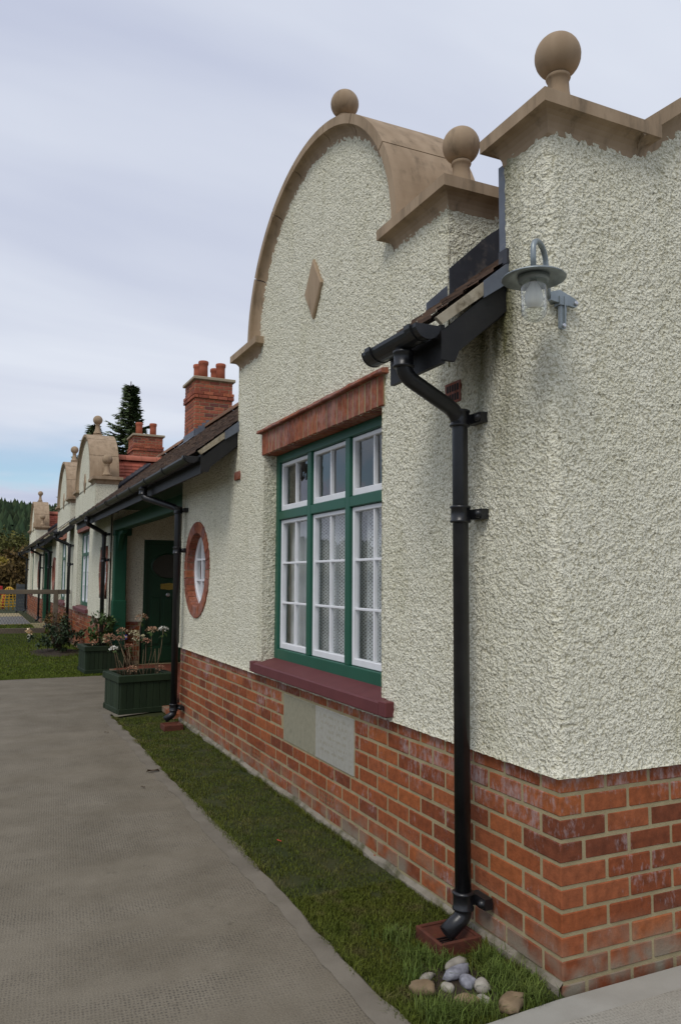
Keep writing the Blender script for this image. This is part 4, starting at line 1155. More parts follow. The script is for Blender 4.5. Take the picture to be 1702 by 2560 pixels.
def window(c, h, detail):
    YF = -.085
    x0, x1, z0, z1 = c-WIN_X, c+WIN_X, WIN_Z0, WIN_Z1
    fr = MB()
    fr.cbox(x0, x0+.062, YF-.08, YF, z0, z1, .004); fr.cbox(x1-.062, x1, YF-.08, YF, z0, z1, .004)
    fr.cbox(x0+.062, x1-.062, YF-.08, YF-.001, z1-.062, z1, .004); fr.cbox(x0+.062, x1-.062, YF-.08, YF-.001, z0, z0+.085, .004)
    w = part('window', fr, 'green', h)
    w['label'] = 'green framed window with white casements'
    mw = .062
    lw = (x1-x0-.124-2*mw)/3
    zt0, zt1 = 1.945, 2.010
    for i in range(2):
        a = x0+.062+lw*(i+1)+mw*i
        part('mullion', MB().cbox(a, a+mw, YF-.08, YF-.0015, z0+.085, z1-.062, .004), 'green', w)
    for i in range(3):
        a = x0+.062+(lw+mw)*i
        part('transom', MB().cbox(a, a+lw, YF-.08, YF-.003, zt0, zt1, .004), 'green', w)
        for (b0, b1, rows) in ((z0+.085, zt0, 3), (zt1, z1-.062, 1)):
            yy = YF-.022; t = .031; bt = .046
            cs = MB()
            cs.cbox(a+.003, a+t, yy-.04, yy, b0+.003, b1-.003, .004); cs.cbox(a+lw-t, a+lw-.003, yy-.04, yy, b0+.003, b1-.003, .004)
            cs.cbox(a+t, a+lw-t, yy-.04, yy-.001, b1-t, b1-.003, .004); cs.cbox(a+t, a+lw-t, yy-.04, yy-.001, b0+.003, b0+bt, .004)
            cas = part('casement', cs, 'white', w)
            gx0, gx1, gz0, gz1 = a+t, a+lw-t, b0+bt, b1-t
            bars = [MB().cbox((gx0+gx1)/2-.008, (gx0+gx1)/2+.008, yy-.034, yy-.006, gz0, gz1, .003)]
            for r_ in range(1, rows):
                zc = gz0+(gz1-gz0)*r_/rows
                bars.append(MB().cbox(gx0, gx1, yy-.033, yy-.007, zc-.008, zc+.008, .003))
            for b in bars: part('glazing_bar', b, 'white', w)
            for ci in range(2):
                for r_ in range(rows):
                    xa = gx0+(gx1-gx0)*ci/2+.009*ci; xb = gx0+(gx1-gx0)*(ci+1)/2-.009*(1-ci)
                    za__ = gz0+(gz1-gz0)*r_/rows+(.0095 if r_ else 0); zb__ = gz0+(gz1-gz0)*(r_+1)/rows-(.0095 if r_ < rows-1 else 0)
                    tw = random.uniform(-.0012, .0012)
                    part('pane', MB().quad((xa, yy-.024+tw, zb__), (xb, yy-.024-tw, zb__), (xb, yy-.024-tw, za__), (xa, yy-.024+tw, za__)), 'glass', w)
    rm = MB()
    X0, X1, Y0, Y1, Z0, Z1 = x0-.35, x1+.35, -3.2, -.18, .3, 2.62
    rm.quad((X0, Y0, Z0), (X1, Y0, Z0), (X1, Y0, Z1), (X0, Y0, Z1))
    rm.quad((X0, Y0, Z0), (X0, Y1, Z0), (X0, Y1, Z1), (X0, Y0, Z1)); rm.quad((X1, Y0, Z0), (X1, Y1, Z0), (X1, Y1, Z1), (X1, Y0, Z1))
    rm.quad((X0, Y0, Z0), (X1, Y0, Z0), (X1, Y1, Z0), (X0, Y1, Z0)); rm.quad((X0, Y0, Z1), (X1, Y0, Z1), (X1, Y1, Z1), (X0, Y1, Z1))
    for a, b, z_, zz_ in ((X0, x0, Z0, Z1), (x1, X1, Z0, Z1), (x0, x1, Z0, z0), (x0, x1, z1, Z1)):
        rm.quad((a, Y1, z_), (b, Y1, z_), (b, Y1, zz_), (a, Y1, zz_))
    rm.quad((x0, Y1, z0+.002), (x1, Y1, z0+.002), (x1, -.1, z0+.002), (x0, -.1, z0+.002))
    part('room_interior', rm, 'room', h)
    lintel(c, h, detail); sill(c, h)
    # nets
    cx0, cx1 = x0+.03, x1-.03
    cu = MB(); nn = 150; prev = None
    for i in range(nn+1):
        x = cx0+(cx1-cx0)*i/nn
        y = -.205+.016*math.sin(x*34+math.sin(x*9)*1.6)+.007*math.sin(x*71+1)
        cur = [(x, y*(1 if q else .99), z) for q, z in enumerate((.93, 1.3, 1.65, 1.975))]
        if prev:
            for q in range(3): cu.add([prev[q], cur[q], cur[q+1], prev[q+1]], [(0, 1, 2, 3)], True)
        prev = cur
    return cu
nets = ['white lace net curtain inside the large near window', 'net curtain inside the second gable window', 'net curtain inside the third gable window', 'net curtain inside the farthest gable window']
for i in range(4):
    cu = window(GC[i], house[i], i == 0)
    solo('net_curtain', cu, 'lace', nets[i], 'curtain', (GC[i], -.205, .93), 'net curtains in the gable windows')

def round_window(c, h, detail):
    core = MB(); n = 48
    ring = lambda r, y: [(c+r*math.cos(2*math.pi*i/n), y, RZ+r*math.sin(2*math.pi*i/n)) for i in range(n)]
    core.rings([ring(RO-.006, -.05), ring(RO-.006, .014), ring(RI+.006, .014), ring(RI+.006, -.085)], True, False)
    w = part('round_window', core, 'mortar', h)
    w['label'] = 'round window in a brick ring'
    nb = 30
    for i in range(nb):
        a0 = 2*math.pi*i/nb+.010; a1 = 2*math.pi*(i+1)/nb-.010
        q = MB(); rs = []
        yy = .026+jit(.002)
        for s_ in range(3):
            a = a0+(a1-a0)*s_/2
            rs.append([(c+r_*math.cos(a), y_, RZ+r_*math.sin(a)) for r_, y_ in ((RI, -.08), (RI, yy-.004), (RI+.004, yy), (RO-.004, yy), (RO, yy-.004), (RO, -.04))])
        q.rings(rs, True, True)
        if detail: part('ring_brick', q, 'brick2', w)
        else: core2 = part('ring_brick', q, 'brick2', w) if i % 1 == 0 and c < 12 else None
    if c > 12:
        part('brick_ring', MB().rings([ring(RO, -.05), ring(RO, .026), ring(RI, .026), ring(RI, -.085)], True, False), 'brick2', w)
    yf = -.055
    fr = MB(); 
    fr.rings([ring(RI+.002, yf-.05), ring(RI+.002, yf), ring(RI-.035, yf), ring(RI-.042, yf-.012), ring(RI-.042, yf-.05)], True, False)
    part('frame', fr, 'white', w)
    for dx_ in (-.105, .105):
        hh = math.sqrt((RI-.04)**2-dx_**2)
        part('glazing_bar', MB().cbox(c+dx_-.011, c+dx_+.011, yf-.04, yf-.008, RZ-hh, RZ+hh, .003), 'white', w)
        part('glazing_bar', MB().cbox(c-hh, c+hh, yf-.039, yf-.009, RZ+dx_-.011, RZ+dx_+.011, .003), 'white', w)
    part('pane', MB().add([(c+(RI-.03)*math.cos(2*math.pi*i/n), yf-.028, RZ-(RI-.03)*math.sin(2*math.pi*i/n)) for i in range(n)], [tuple(range(n))]), 'glass', w)
    rm = MB(); a = .46
    rm.quad((c-a, -.8, RZ-a), (c+a, -.8, RZ-a), (c+a, -.8, RZ+a), (c-a, -.8, RZ+a))
    for p, q in (((c-a, RZ-a), (c+a, RZ-a)), ((c+a, RZ-a), (c+a, RZ+a)), ((c+a, RZ+a), (c-a, RZ+a)), ((c-a, RZ+a), (c-a, RZ-a))):
        rm.quad((p[0], -.8, p[1]), (q[0], -.8, q[1]), (q[0], -.09, q[1]), (p[0], -.09, p[1]))
    part('room_interior', rm, 'room', h)
round_window(RX, house[0], True); round_window(11.62, house[1], False); round_window(21.15, house[2], False); round_window(27.0, house[3], False)

# small clay vents under the eaves
def vent(x0, x1, z0, z1, h):
    v = part('air_vent', MB().box(x0, x1, -.02, .016, z0, z1), 'brick2', h)
    dk = MB(); n = 5
    for i in range(n):
        a = x0+.012+(x1-x0-.024)*i/n
        for zc in (z0+(z1-z0)*.28, z0+(z1-z0)*.72): dk.box(a+.003, a+(x1-x0-.024)/n-.003, .0, .0168, zc-(z1-z0)*.16, zc+(z1-z0)*.16)
    part('vent_slots', dk, 'dark', v)
vent(.615, .745, 2.32, 2.42, house[0])
part('brick_stub', MB().cbox(3.93, 4.06, -.02, .03, 2.33, 2.40, .004), 'brick2', house[0])

# --- porches -------------------------------------------------------------
def porch(x0, x1, hl, hr, full):
    """hl: cottage at the far side (x1), hr: at the near side"""
    pb = part('porch_beam', MB().cbox(x0, x1-.15, -.15, -.012, 2.25, 2.42, .008), 'porchgreen_shaded', hr)
    part('porch_ceiling', MB().box(x0, x1, -1.6, -.0, 2.62, 2.66), 'porchgreen_shaded', hr)
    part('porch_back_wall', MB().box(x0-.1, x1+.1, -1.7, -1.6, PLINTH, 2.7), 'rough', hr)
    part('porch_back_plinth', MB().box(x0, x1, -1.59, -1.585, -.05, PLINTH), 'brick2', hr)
    po = part('porch_post', MB().cbox(x1-.19, x1-.02, -.23, -.03, 0, 2.42, .012), 'porchgreen_shaded', hl)
    part('post_base', MB().cbox(x1-.202, x1-.012, -.242, -.018, 0, 1.12, .01), 'porchgreen_shaded', po)
    br_ = MB(); pts = []
    for i in range(9):
        t = i/8*math.pi/2
        pts.append((x1-.17-.34*(1-math.cos(t)), 1.80+.40*math.sin(t)))
    poly = pts+[(x1-.60, 2.2), (x1-.60, 2.30), (x1-.17, 2.30)]
    br_.prism(poly, 1, -.15, -.08)
    part('curved_brace', br_, 'porchgreen_shaded', po)
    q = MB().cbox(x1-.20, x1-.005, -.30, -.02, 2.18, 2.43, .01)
    part('post_head', q, 'porchgreen_shaded', po)
    # far side wall with the door to the next cottage
    yd0, yd1, zd = -.54, -1.42, 2.13
    mb = MB()
    mb.box(x1-.012, x1+.09, yd0, -.02, PLINTH, 2.62); mb.box(x1-.011, x1+.09, yd1, yd0, zd, 2.62); mb.box(x1-.012, x1+.09, -1.6, yd1, PLINTH, 2.62)
    part('porch_side_wall', mb, 'rough', hl)
    core = MB().box(x1+.004, x1+.09, yd0+.03, -.03, -.05, PLINTH-.002)
    pl = part('porch_plinth', core, 'mortar', hl)
    for k in range(9):
        z = .03+HC*k; y = -.03+(.11 if k % 2 else 0)
        while y > yd0+.03:
            a, b = min(y, -.03), max(y-BL, yd0+.03)
            if a-b > .04: link('brick', brick_mesh(.08, round(a-b-JT, 3)), pl, (x1+.04, (a+b)/2, z+HC/2))
            y -= BL
    xd = x1+.05
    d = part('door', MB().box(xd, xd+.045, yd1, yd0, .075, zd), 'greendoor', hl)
    d['label'] = 'dark green panelled front door'
    fr = MB().box(x1+.0, xd+.02, yd0-.055, yd0+.0, .06, zd); fr.box(x1+.0, xd+.02, yd1, yd1+.055, .06, zd); fr.box(x1+.0, xd+.02, yd1+.055, yd0-.055, zd-.055, zd)
    part('door_frame', fr, 'greendoor', d)
    yc = (yd0+yd1)/2
    for q in range(3):
        a = yd0-.15-.2*q
        part('door_panel', MB().cbox(xd-.012, xd+.001, a-.15, a, .38, 1.16, .006), 'greendoor', d)
    part('kick_rail', MB().cbox(xd-.014, xd+.001, yd1+.06, yd0-.06, .10, .33, .006), 'greendoor', d)
    n = 28
    og = MB().add([(xd-.006, yc+.28*math.cos(2*math.pi*i/n), 1.69+.20*math.sin(2*math.pi*i/n)) for i in range(n)], [tuple(range(n))])
    part('oval_light', og, 'obscure', d)
    rs = lambda s_, x_: [(x_, yc+.28*s_*math.cos(2*math.pi*i/n), 1.69+.20*s_*math.sin(2*math.pi*i/n)) for i in range(n)]
    part('oval_bead', MB().rings([rs(1.0, xd-.008), rs(1.03, xd-.018), rs(1.09, xd-.012), rs(1.10, xd)], True, False), 'greendoor', d)
    lp = MB(); yl, zl = -.985, 1.345
    pts = [(-.15, -.02), (-.135, -.045), (-.08, -.047), (0, -.058), (.08, -.047), (.135, -.045), (.15, -.02), (.14, 0), (.15, .02), (.14, .045), (.08, .047), (0, .06), (-.08, .047), (-.14, .045), (-.15, .02), (-.14, 0)]
    lp.prism([(yl+p[0], zl+p[1]) for p in pts], 0, xd-.010, xd-.002)
    l_ = part('letter_plate', lp, 'brass', d)
    part('letter_flap', MB().cbox(xd-.017, xd-.0095, yl-.085, yl+.085, zl-.018, zl+.014, .003), 'brass', l_)
    lk = MB().rings([[(x_, -.97+r_*math.cos(2*math.pi*i/16), 1.205+r_*math.sin(2*math.pi*i/16)) for i in range(16)] for x_, r_ in ((xd, .034), (xd-.006, .034), (xd-.01, .018), (xd-.026, .018))])
    part('door_lock', lk, 'chrome', d)
    # quarry tiled floor with a raised edge
    fl = part('porch_floor', MB().box(x0, x1+.05, -1.6, -.02, -.05, .062), 'mortar', hr)
    if full:
        me = MB().cbox(-.147, .147, -.147, .147, 0, .009, .003).mesh('quarry_tile', 'quarry')
        nx = int((x1-x0)/.3); 
        for i in range(nx):
            for j in range(5): link('quarry_tile', me, fl, (x0+.17+i*.3, -.18-j*.3, .061))
        for i in range(int((x1-x0)/BL)):
            link('brick', brick_mesh(BL-JT, .10, .06), fl, (x0+.13+i*BL, -.0, .033))
porch(PORCH[0][0], PORCH[0][1], house[1], house[0], True)
porch(PORCH[1][0], PORCH[1][1], house[3], house[2], False)

# --- chimneys ------------------------------------------------------------
def chimney(x0, x1, y0, y1, h, zt, label, rows=2):
    """y0 front (greater), y1 rear"""
    rp = .070; bl = .188
    core = MB().box(x0+.006, x1-.006, y1+.006, y0-.006, 3.4, zt)
    ch = part('chimney', core, 'mortar', h); ch['label'] = label
    z = roofz(y0)-.15; k = 0
    while z < zt-.02:
        pj = .028 if zt-.40 < z < zt-.26 else 0
        X0, X1, Y0, Y1 = x0-pj, x1+pj, y0+pj, y1-pj
        zc = z+rp/2
        y = Y0; first = True
        while y > Y1+.02:
            w = bl/2 if (first and k % 2) else bl
            b = max(y-w, Y1)
            if b-Y1 < .04: b = Y1
            ln = y-b
            link('brick', brick_mesh(.10+pj, round(ln-.009, 3), rp-.009, 'chimbrick'), ch, (X0+(.10+pj)/2, (y+b)/2, zc)); y = b; first = False
        x = X0+.10+pj; 
        while x < X1-.02:
            b = min(x+bl, X1)
            if X1-b < .04: b = X1
            link('brick', brick_mesh(round(b-x-.009, 3), .10+pj, rp-.009, 'chimbrick'), ch, ((x+b)/2, Y0-(.10+pj)/2, zc)); x = b
        z += rp; k += 1
    part('chimney_cap', MB().cbox(x0-.045, x1+.045, y1-.045, y0+.045, zt, zt+.06, .010), 'slab', ch)
    r = .092
    prof = [(r*.96, 0), (r*.92, .2), (r*.92, .27), (r*1.04, .285), (r*1.07, .31), (r*1.07, .335), (r*.98, .35), (r*.85, .35), (r*.82, .25)]
    for px in ((x0+.20, x1-.20) if rows == 2 else ((x0+x1)/2,)):
        for py in (y0-.20, y1+.19):
            part('chimney_pot', MB().lathe(prof, (px, py, zt+.065+random.uniform(-.02, .03)), 20), 'pot', ch)
    fl = MB()
    sx = x0-.006
    for q in range(5):
        ya_ = y0+.01-q*.075; yb_ = ya_-.075
        if ya_ > YR+.02: fl.box(sx-.006, sx, yb_, ya_, roofz(ya_)-.05, roofz(yb_)+.12)
    fl.box(x0-.012, x1+.012, y0+.001, y0+.009, roofz(y0)-.1, roofz(y0)+.14)
    fl.prism([(y0+.009, roofz(y0)+.03), (y0+.14, roofz(y0+.14)+.03), (y0+.14, roofz(y0+.14)+.024), (y0+.009, roofz(y0)+.02)], 0, x0-.05, x1+.05)
    part('lead_apron', fl, 'lead', ch)
chimney(12.0, 12.80, -1.614, -2.347, house[1], 5.25, 'tall brick chimney with four clay pots')
chimney(18.3, 19.1, -1.60, -2.36, house[2], 5.20, 'farther brick chimney with two clay pots', 1)

# ------------------------------------------------------------------ lantern on the corner
lan = thing('wall_lantern', 'galvanised swan neck lantern with clear glass jar on the near corner', 'wall lamp', (-.03, .03, 2.5))
LX, LY, LZ = -.128, .188, 2.615
mb = MB().lathe([(.022, .018), (.026, .022), (.045, .018), (.075, .010), (.112, -.006), (.117, -.011), (.115, -.014), (.07, -.002), (.046, -.001)], (LX, LY, LZ), 36)
part('shade', mb, 'galv', lan)
mb = MB().lathe([(.044, -.022), (.056, -.020), (.058, -.004), (.05, .0)], (LX, LY, LZ), 28); part('lamp_collar', mb, 'galv', lan)
g = bpy.data.materials.new('jar_glass'); g.use_nodes = True
t = g.node_tree; t.nodes.clear(); n = t.nodes.new
o_ = n('ShaderNodeOutputMaterial'); tr = n('ShaderNodeBsdfTransparent'); gl = n('ShaderNodeBsdfGlossy'); tr.inputs[0].default_value = (.93, .95, .95, 1)
gl.inputs['Roughness'].default_value = .03
fz = n('ShaderNodeLayerWeight'); fz.inputs[0].default_value = .5
fp = n('ShaderNodeMath'); fp.operation = 'POWER'; fp.inputs[1].default_value = 3.0; t.links.new(fz.outputs['Facing'], fp.inputs[0])
fq = n('ShaderNodeMath'); fq.operation = 'MULTIPLY_ADD'; fq.inputs[1].default_value = .75; fq.inputs[2].default_value = .09; t.links.new(fp.outputs[0], fq.inputs[0])
mxs = n('ShaderNodeMixShader'); t.links.new(fq.outputs[0], mxs.inputs[0]); t.links.new(tr.outputs[0], mxs.inputs[1]); t.links.new(gl.outputs[0], mxs.inputs[2])
t.links.new(mxs.outputs[0], o_.inputs[0])
MT['jar'] = g
R = .0475
prof = [(R, -.018), (R, -.125)]+[(R*math.cos(a), -.125-R*1.05*math.sin(a)) for a in [math.pi/2*i/8 for i in range(1, 8)]]+[(.001, -.125-R*1.05)]
part('glass_jar', MB().rings([[(LX+r_*math.cos(2*math.pi*j/28), LY+r_*math.sin(2*math.pi*j/28), LZ+z_) for j in range(28)] for r_, z_ in prof], True, False, True), 'jar', lan)
part('light_bulb', MB().lathe([(.012, -.01), (.013, -.03), (.026, -.050), (.033, -.072), (.033, -.096), (.024, -.115), (.004, -.122)], (LX, LY, LZ), 18), 'bulb', lan)
dv = Vector((.018-LX, -.035-LY, 0))
path = [Vector((LX, LY, LZ+.01)), Vector((LX, LY, LZ+.09))]
for i in range(9):
    a = math.pi*i/8
    path.append(Vector((LX, LY, LZ+.10))+dv*(.30*(1-math.cos(a))/2*1.9)+Vector((0, 0, .055*math.sin(a))))
path += [Vector((LX, LY, LZ+.03))+dv*.60, Vector((LX, LY, LZ-.02))+dv*.68, Vector((LX, LY, LZ-.035))+dv*.92]
part('swan_neck', MB().tube(path, .0105, 12), 'galv', lan)
br = MB()
br.prism([(-.022, 2.470), (-.036, 2.475), (-.046, 2.60), (-.012, 2.60), (-.010, 2.475)], 0, -.040, -.026)
br.prism([(.035, 2.578), (-.085, 2.565), (-.097, 2.575), (-.097, 2.592), (-.085, 2.600), (-.01, 2.625), (.035, 2.61)], 0, -.0405, -.026)
br.prism([(-.026, 2.49), (-.031, 2.49), (-.031, 2.60), (-.026, 2.60)], 0, -.048, -.040)
br.box(-.045, -.0, -.045, -.005, 2.565, 2.60)
pt = part('wall_bracket', br, 'galv', lan)
for (yy, z_) in ((-.086, 2.582), (-.025, 2.484)):
    part('screw', MB().rings([[(x_, yy+r_*math.cos(2*math.pi*j/12), z_+r_*math.sin(2*math.pi*j/12)) for j in range(12)] for x_, r_ in ((-.040, .009), (-.047, .009), (-.049, .006))]), 'chrome', pt)

# ------------------------------------------------------------------ drain, stones, leaves
def gully(cx, cy, w, label, rz=0):
    g_ = thing('drain_gully', label, 'drain', (cx, cy, 0), 'rainwater gullies')
    mb = MB(); q = w/2; t_ = .016
    for a in ((cx-q, cx+q, cy-q, cy-q+t_), (cx-q, cx+q, cy+q-t_, cy+q), (cx-q, cx-q+t_, cy-q+t_, cy+q-t_), (cx+q-t_, cx+q, cy-q+t_, cy+q-t_)):
        mb.cbox(*a, -.06, .046, .004)
    part('clay_surround', mb, 'terra', g_)
    mb = MB().add([(cx-q+t_, cy-q+t_, .036), (cx+q-t_, cy-q+t_, .036), (cx+q-t_, cy+q-t_, .036), (cx-q+t_, cy+q-t_, .036), (cx-q*.45, cy-q*.45, -.002), (cx+q*.45, cy-q*.45, -.002), (cx+q*.45, cy+q*.45, -.002), (cx-q*.45, cy+q*.45, -.002)],
                  [(0, 1, 5, 4), (1, 2, 6, 5), (2, 3, 7, 6), (3, 0, 4, 7), (4, 5, 6, 7)])
    part('clay_bowl', mb, 'terra', g_)
    gr = MB()
    for k_ in range(5): gr.box(cx-q*.42+k_*q*.19, cx-q*.42+k_*q*.19+.006, cy-q*.4, cy+q*.4, -.001, .004)
    part('grating', gr, 'black', g_)
gully(.515, .160, .20, 'red clay gully under the near black downpipe')
gully(5.55, .17, .19, 'red clay gully in the grass below the round window pipe')

def pebble(x, y, z, a, b, c, rz, m, label, seed):
    mb = MB(); n, k = 14, 9
    rs = []
    rr = random.Random(seed)
    ph = [rr.uniform(0, 6.28) for _ in range(4)]
    for i in range(k+1):
        th = math.pi*i/k
        ring_ = []
        for j in range(n):
            f = 2*math.pi*j/n
            d = 1+.13*math.sin(2*f+ph[0])+.11*math.sin(3*f+ph[1]+th*1.5)+.08*math.sin(2*th+ph[2])
            d *= 1+.07*math.sin(5*f+3*th+ph[3])+rr.uniform(-.025, .025)
            s_ = max(.02, abs(math.sin(th)))**.85
            lx, ly, lz = a*d*s_*math.cos(f), b*d*s_*math.sin(f), -c*math.copysign(abs(math.cos(th))**.8, math.cos(th))
            ring_.append((x+lx*math.cos(rz)-ly*math.sin(rz), y+lx*math.sin(rz)+ly*math.cos(rz), z+lz))
        rs.append(ring_)
    mb.rings(rs, True, True, True)
    solo('pebble', mb, m, label, 'stone', (x, y, z-c), 'pebbles on the soil by the drain')
PEB = [(.312, .258, .020, .058, .026, .018, 1.95, 'pebwhite', 'long white pebble at the back of the pile below the drain'),
       (.250, .290, .022, .066, .030, .020, 1.95, 'pebgrey', 'grey veined pebble lying across the middle of the pile'),
       (.180, .292, .018, .040, .030, .021, .5, 'pebgrey', 'smooth grey pebble in front of the veined one'),
       (.190, .372, .010, .027, .021, .016, .2, 'pebwhite', 'small bright white pebble left of the smooth grey one'),
       (.140, .256, .016, .026, .040, .022, .9, 'pebwhite', 'cream pebble with dark lines right of the smooth grey one'),
       (.285, .405, .010, .038, .019, .013, 1.9, 'pebwhite', 'flat pale pebble above the brown one at the left'),
       (.212, .462, .016, .044, .038, .024, .3, 'pebtan', 'round brown pebble at the far left of the pile'),
       (.086, .360, .010, .042, .030, .020, 1.2, 'pebtan', 'tan pebble half sunk in grass at the front of the pile'),
       (.070, .300, .006, .026, .022, .017, .7, 'pebwhite', 'small pale pebble hidden in grass beside the sunk tan one'),
       (.005, .226, .014, .064, .042, .027, 1.75, 'pebtan', 'large tan wedge shaped stone at the edge of the apron')]
for i, p in enumerate(PEB): pebble(*p, 40+i)

mb = MB()   # bare soil among the stones
pts = [(.22+.20*math.cos(a)*(1+.2*math.sin(3*a)), .30+.15*math.sin(a)*(1+.2*math.cos(2*a)), -.004) for a in [2*math.pi*i/20 for i in range(20)]]
mb.add(pts+[(.22, .3, .008)], [(i, (i+1) % 20, 20) for i in range(20)], True)
struct('soil_patch', mb, 'soil')
# bottom of the strip
mb = MB(); mb.add([(-.10, .612, -.014), (-.02, .0, -.008), (6.6, .0, -.008), (6.6, .612, -.014)], [(0, 1, 2, 3)])
struct('grass_strip', mb, 'turf')

def dead_leaf(x, y, s_, rz, m, label):
    mb = MB(); n = 10
    pts = []
    for i in range(n):
        a = 2*math.pi*i/n; r_ = s_*(.55+.45*abs(math.cos(a)))*(1+.25*math.sin(5*a))
        px, py = r_*math.cos(a), .45*r_*math.sin(a)
        pts.append((x+px*math.cos(rz)-py*math.sin(rz), y+px*math.sin(rz)+py*math.cos(rz), .008+.3*s_*abs(math.sin(2*a))))
    mb.add(pts+[(x, y, .012)], [(i, (i+1) % n, n) for i in range(n)])
    solo('fallen_leaf', mb, m, label, 'leaf', (x, y, .004), 'leaves on the ground')
dead_leaf(3.85, .70, .052, 1.45, 'deadleaf', 'largest curled brown leaf on the path near its edge')
dead_leaf(3.42, .86, .022, .5, 'deadleaf', 'small brown leaf on the path left of the largest one')
dead_leaf(5.55, .80, .025, .9, 'deadleaf', 'tiny dark leaf on the path near the front planter')
dead_leaf(1.95, .375, .022, .3, 'redleaf', 'small red leaf lying in the grass strip')

# ------------------------------------------------------------------ grass
def blades(name, n, fx, hmin, hmax, wid, m, lean=.5, keep=None):
    P = fx(n)
    n = len(P)
    h = RNG.uniform(hmin, hmax, n); a = RNG.uniform(0, 2*math.pi, n); le = RNG.uniform(.1, lean, n)*h
    w = RNG.uniform(.7, 1.3, n)*wid
    d = np.stack([np.cos(a), np.sin(a)], -1); pr = np.stack([-d[:, 1], d[:, 0]], -1)
    b = P[:, :2]; z = P[:, 2]
    V = np.zeros((n, 5, 3))
    V[:, 0, :2] = b-pr*w[:, None]; V[:, 1, :2] = b+pr*w[:, None]; V[:, :2, 2] = z[:, None]
    mid = b+d*(le*.35)[:, None]
    V[:, 2, :2] = mid-pr*(w*.8)[:, None]; V[:, 3, :2] = mid+pr*(w*.8)[:, None]; V[:, 2:4, 2] = (z+h*.6)[:, None]
    V[:, 4, :2] = b+d*le[:, None]; V[:, 4, 2] = z+h*(1-.25*le/np.maximum(h, 1e-4))
    base = (np.arange(n)*5)[:, None]
    F = np.concatenate([base+np.array([0, 1, 3]), base+np.array([0, 3, 2]), base+np.array([2, 3, 4])])
    o = link(name, np_mesh(name, V.reshape(-1, 3), F, m, 3)); o['kind'] = 'stuff'
    return o
def strip(n):
    x = np.concatenate([RNG.uniform(-.06, 1.2, n//2), RNG.uniform(.8, 6.6, n-n//2)])
    y = RNG.uniform(.015, .612, n)
    ok = ~((np.abs(x-.515) < .105) & (np.abs(y-.16) < .105)) & ~((np.abs(x-5.55) < .1) & (np.abs(y-.17) < .1))
    ok &= ~((((x-.20)/.15)**2+((y-.31)/.13)**2 < 1) & (RNG.random(n) < .85))
    ok &= ~((x > 6.35) & (y > .05))
    ok &= ~((x < -.02-.09*y))
    dn = .55*vnoise(x*5+y*2, y*7-x, 4)+.45*vnoise(x*13, y*15, 6)
    ok &= dn > .12+.30*RNG.random(n)
    return np.stack([x, y, np.full(n, -.014)], -1)[ok]
blades('grass_blades', 95000, strip, .008, .027, .0014, 'grass', .8)
def tufts(n):
    cs = np.array([(.06, .12), (.10, .20), (.02, .33), (.05, .42), (.16, .10), (.33, .10), (.62, .35), (.02, .50), (.30, .42), (.10, .50), (.20, .16), (.0, .14), (.36, .30), (.45, .37)])
    k = RNG.integers(0, len(cs), n)
    p = cs[k]+RNG.normal(0, .036, (n, 2))
    ok = (p[:, 0] > -.03-.07*p[:, 1]) & (p[:, 1] > .015) & (p[:, 1] < .6) & ~((np.abs(p[:, 0]-.515) < .105) & (np.abs(p[:, 1]-.16) < .105))
    for q in PEB: ok &= (p[:, 0]-q[0])**2+(p[:, 1]-q[1])**2 > .034**2
    return np.concatenate([p, np.full((n, 1), -.014)], 1)[ok]
blades('grass_tufts', 3400, tufts, .03, .085, .0016, 'tuft', 1.1)
def edge(n):
    x = RNG.uniform(0, 6.4, n); y = np.where(RNG.random(n) < .5, RNG.normal(.026, .014, n), RNG.normal(.603, .016, n))
    ok = (y > .012) & (y < .640)
    ok &= vnoise(x*6, y*0+3, 8) > .35
    return np.stack([x, y, np.full(n, -.014)], -1)[ok]
blades('edge_grass', 12000, edge, .02, .052, .0013, 'grass', 1.4)
def lawn(n):
    x = 10.12+10*RNG.random(n)**1.5; y = RNG.uniform(.0, 3.3, n)
    return np.stack([x, y, np.full(n, -.014)], -1)
blades('lawn_grass', 90000, lawn, .012, .036, .004, 'lawngrass', .8)
def lawn2(n):
    x = RNG.uniform(20.5, 24.4, n); y = RNG.uniform(-.2, 3, n)
    return np.stack([x, y, np.full(n, -.03)], -1)
blades('lawn_beyond', 9000, lawn2, .03, .06, .008, 'lawngrass', .8)

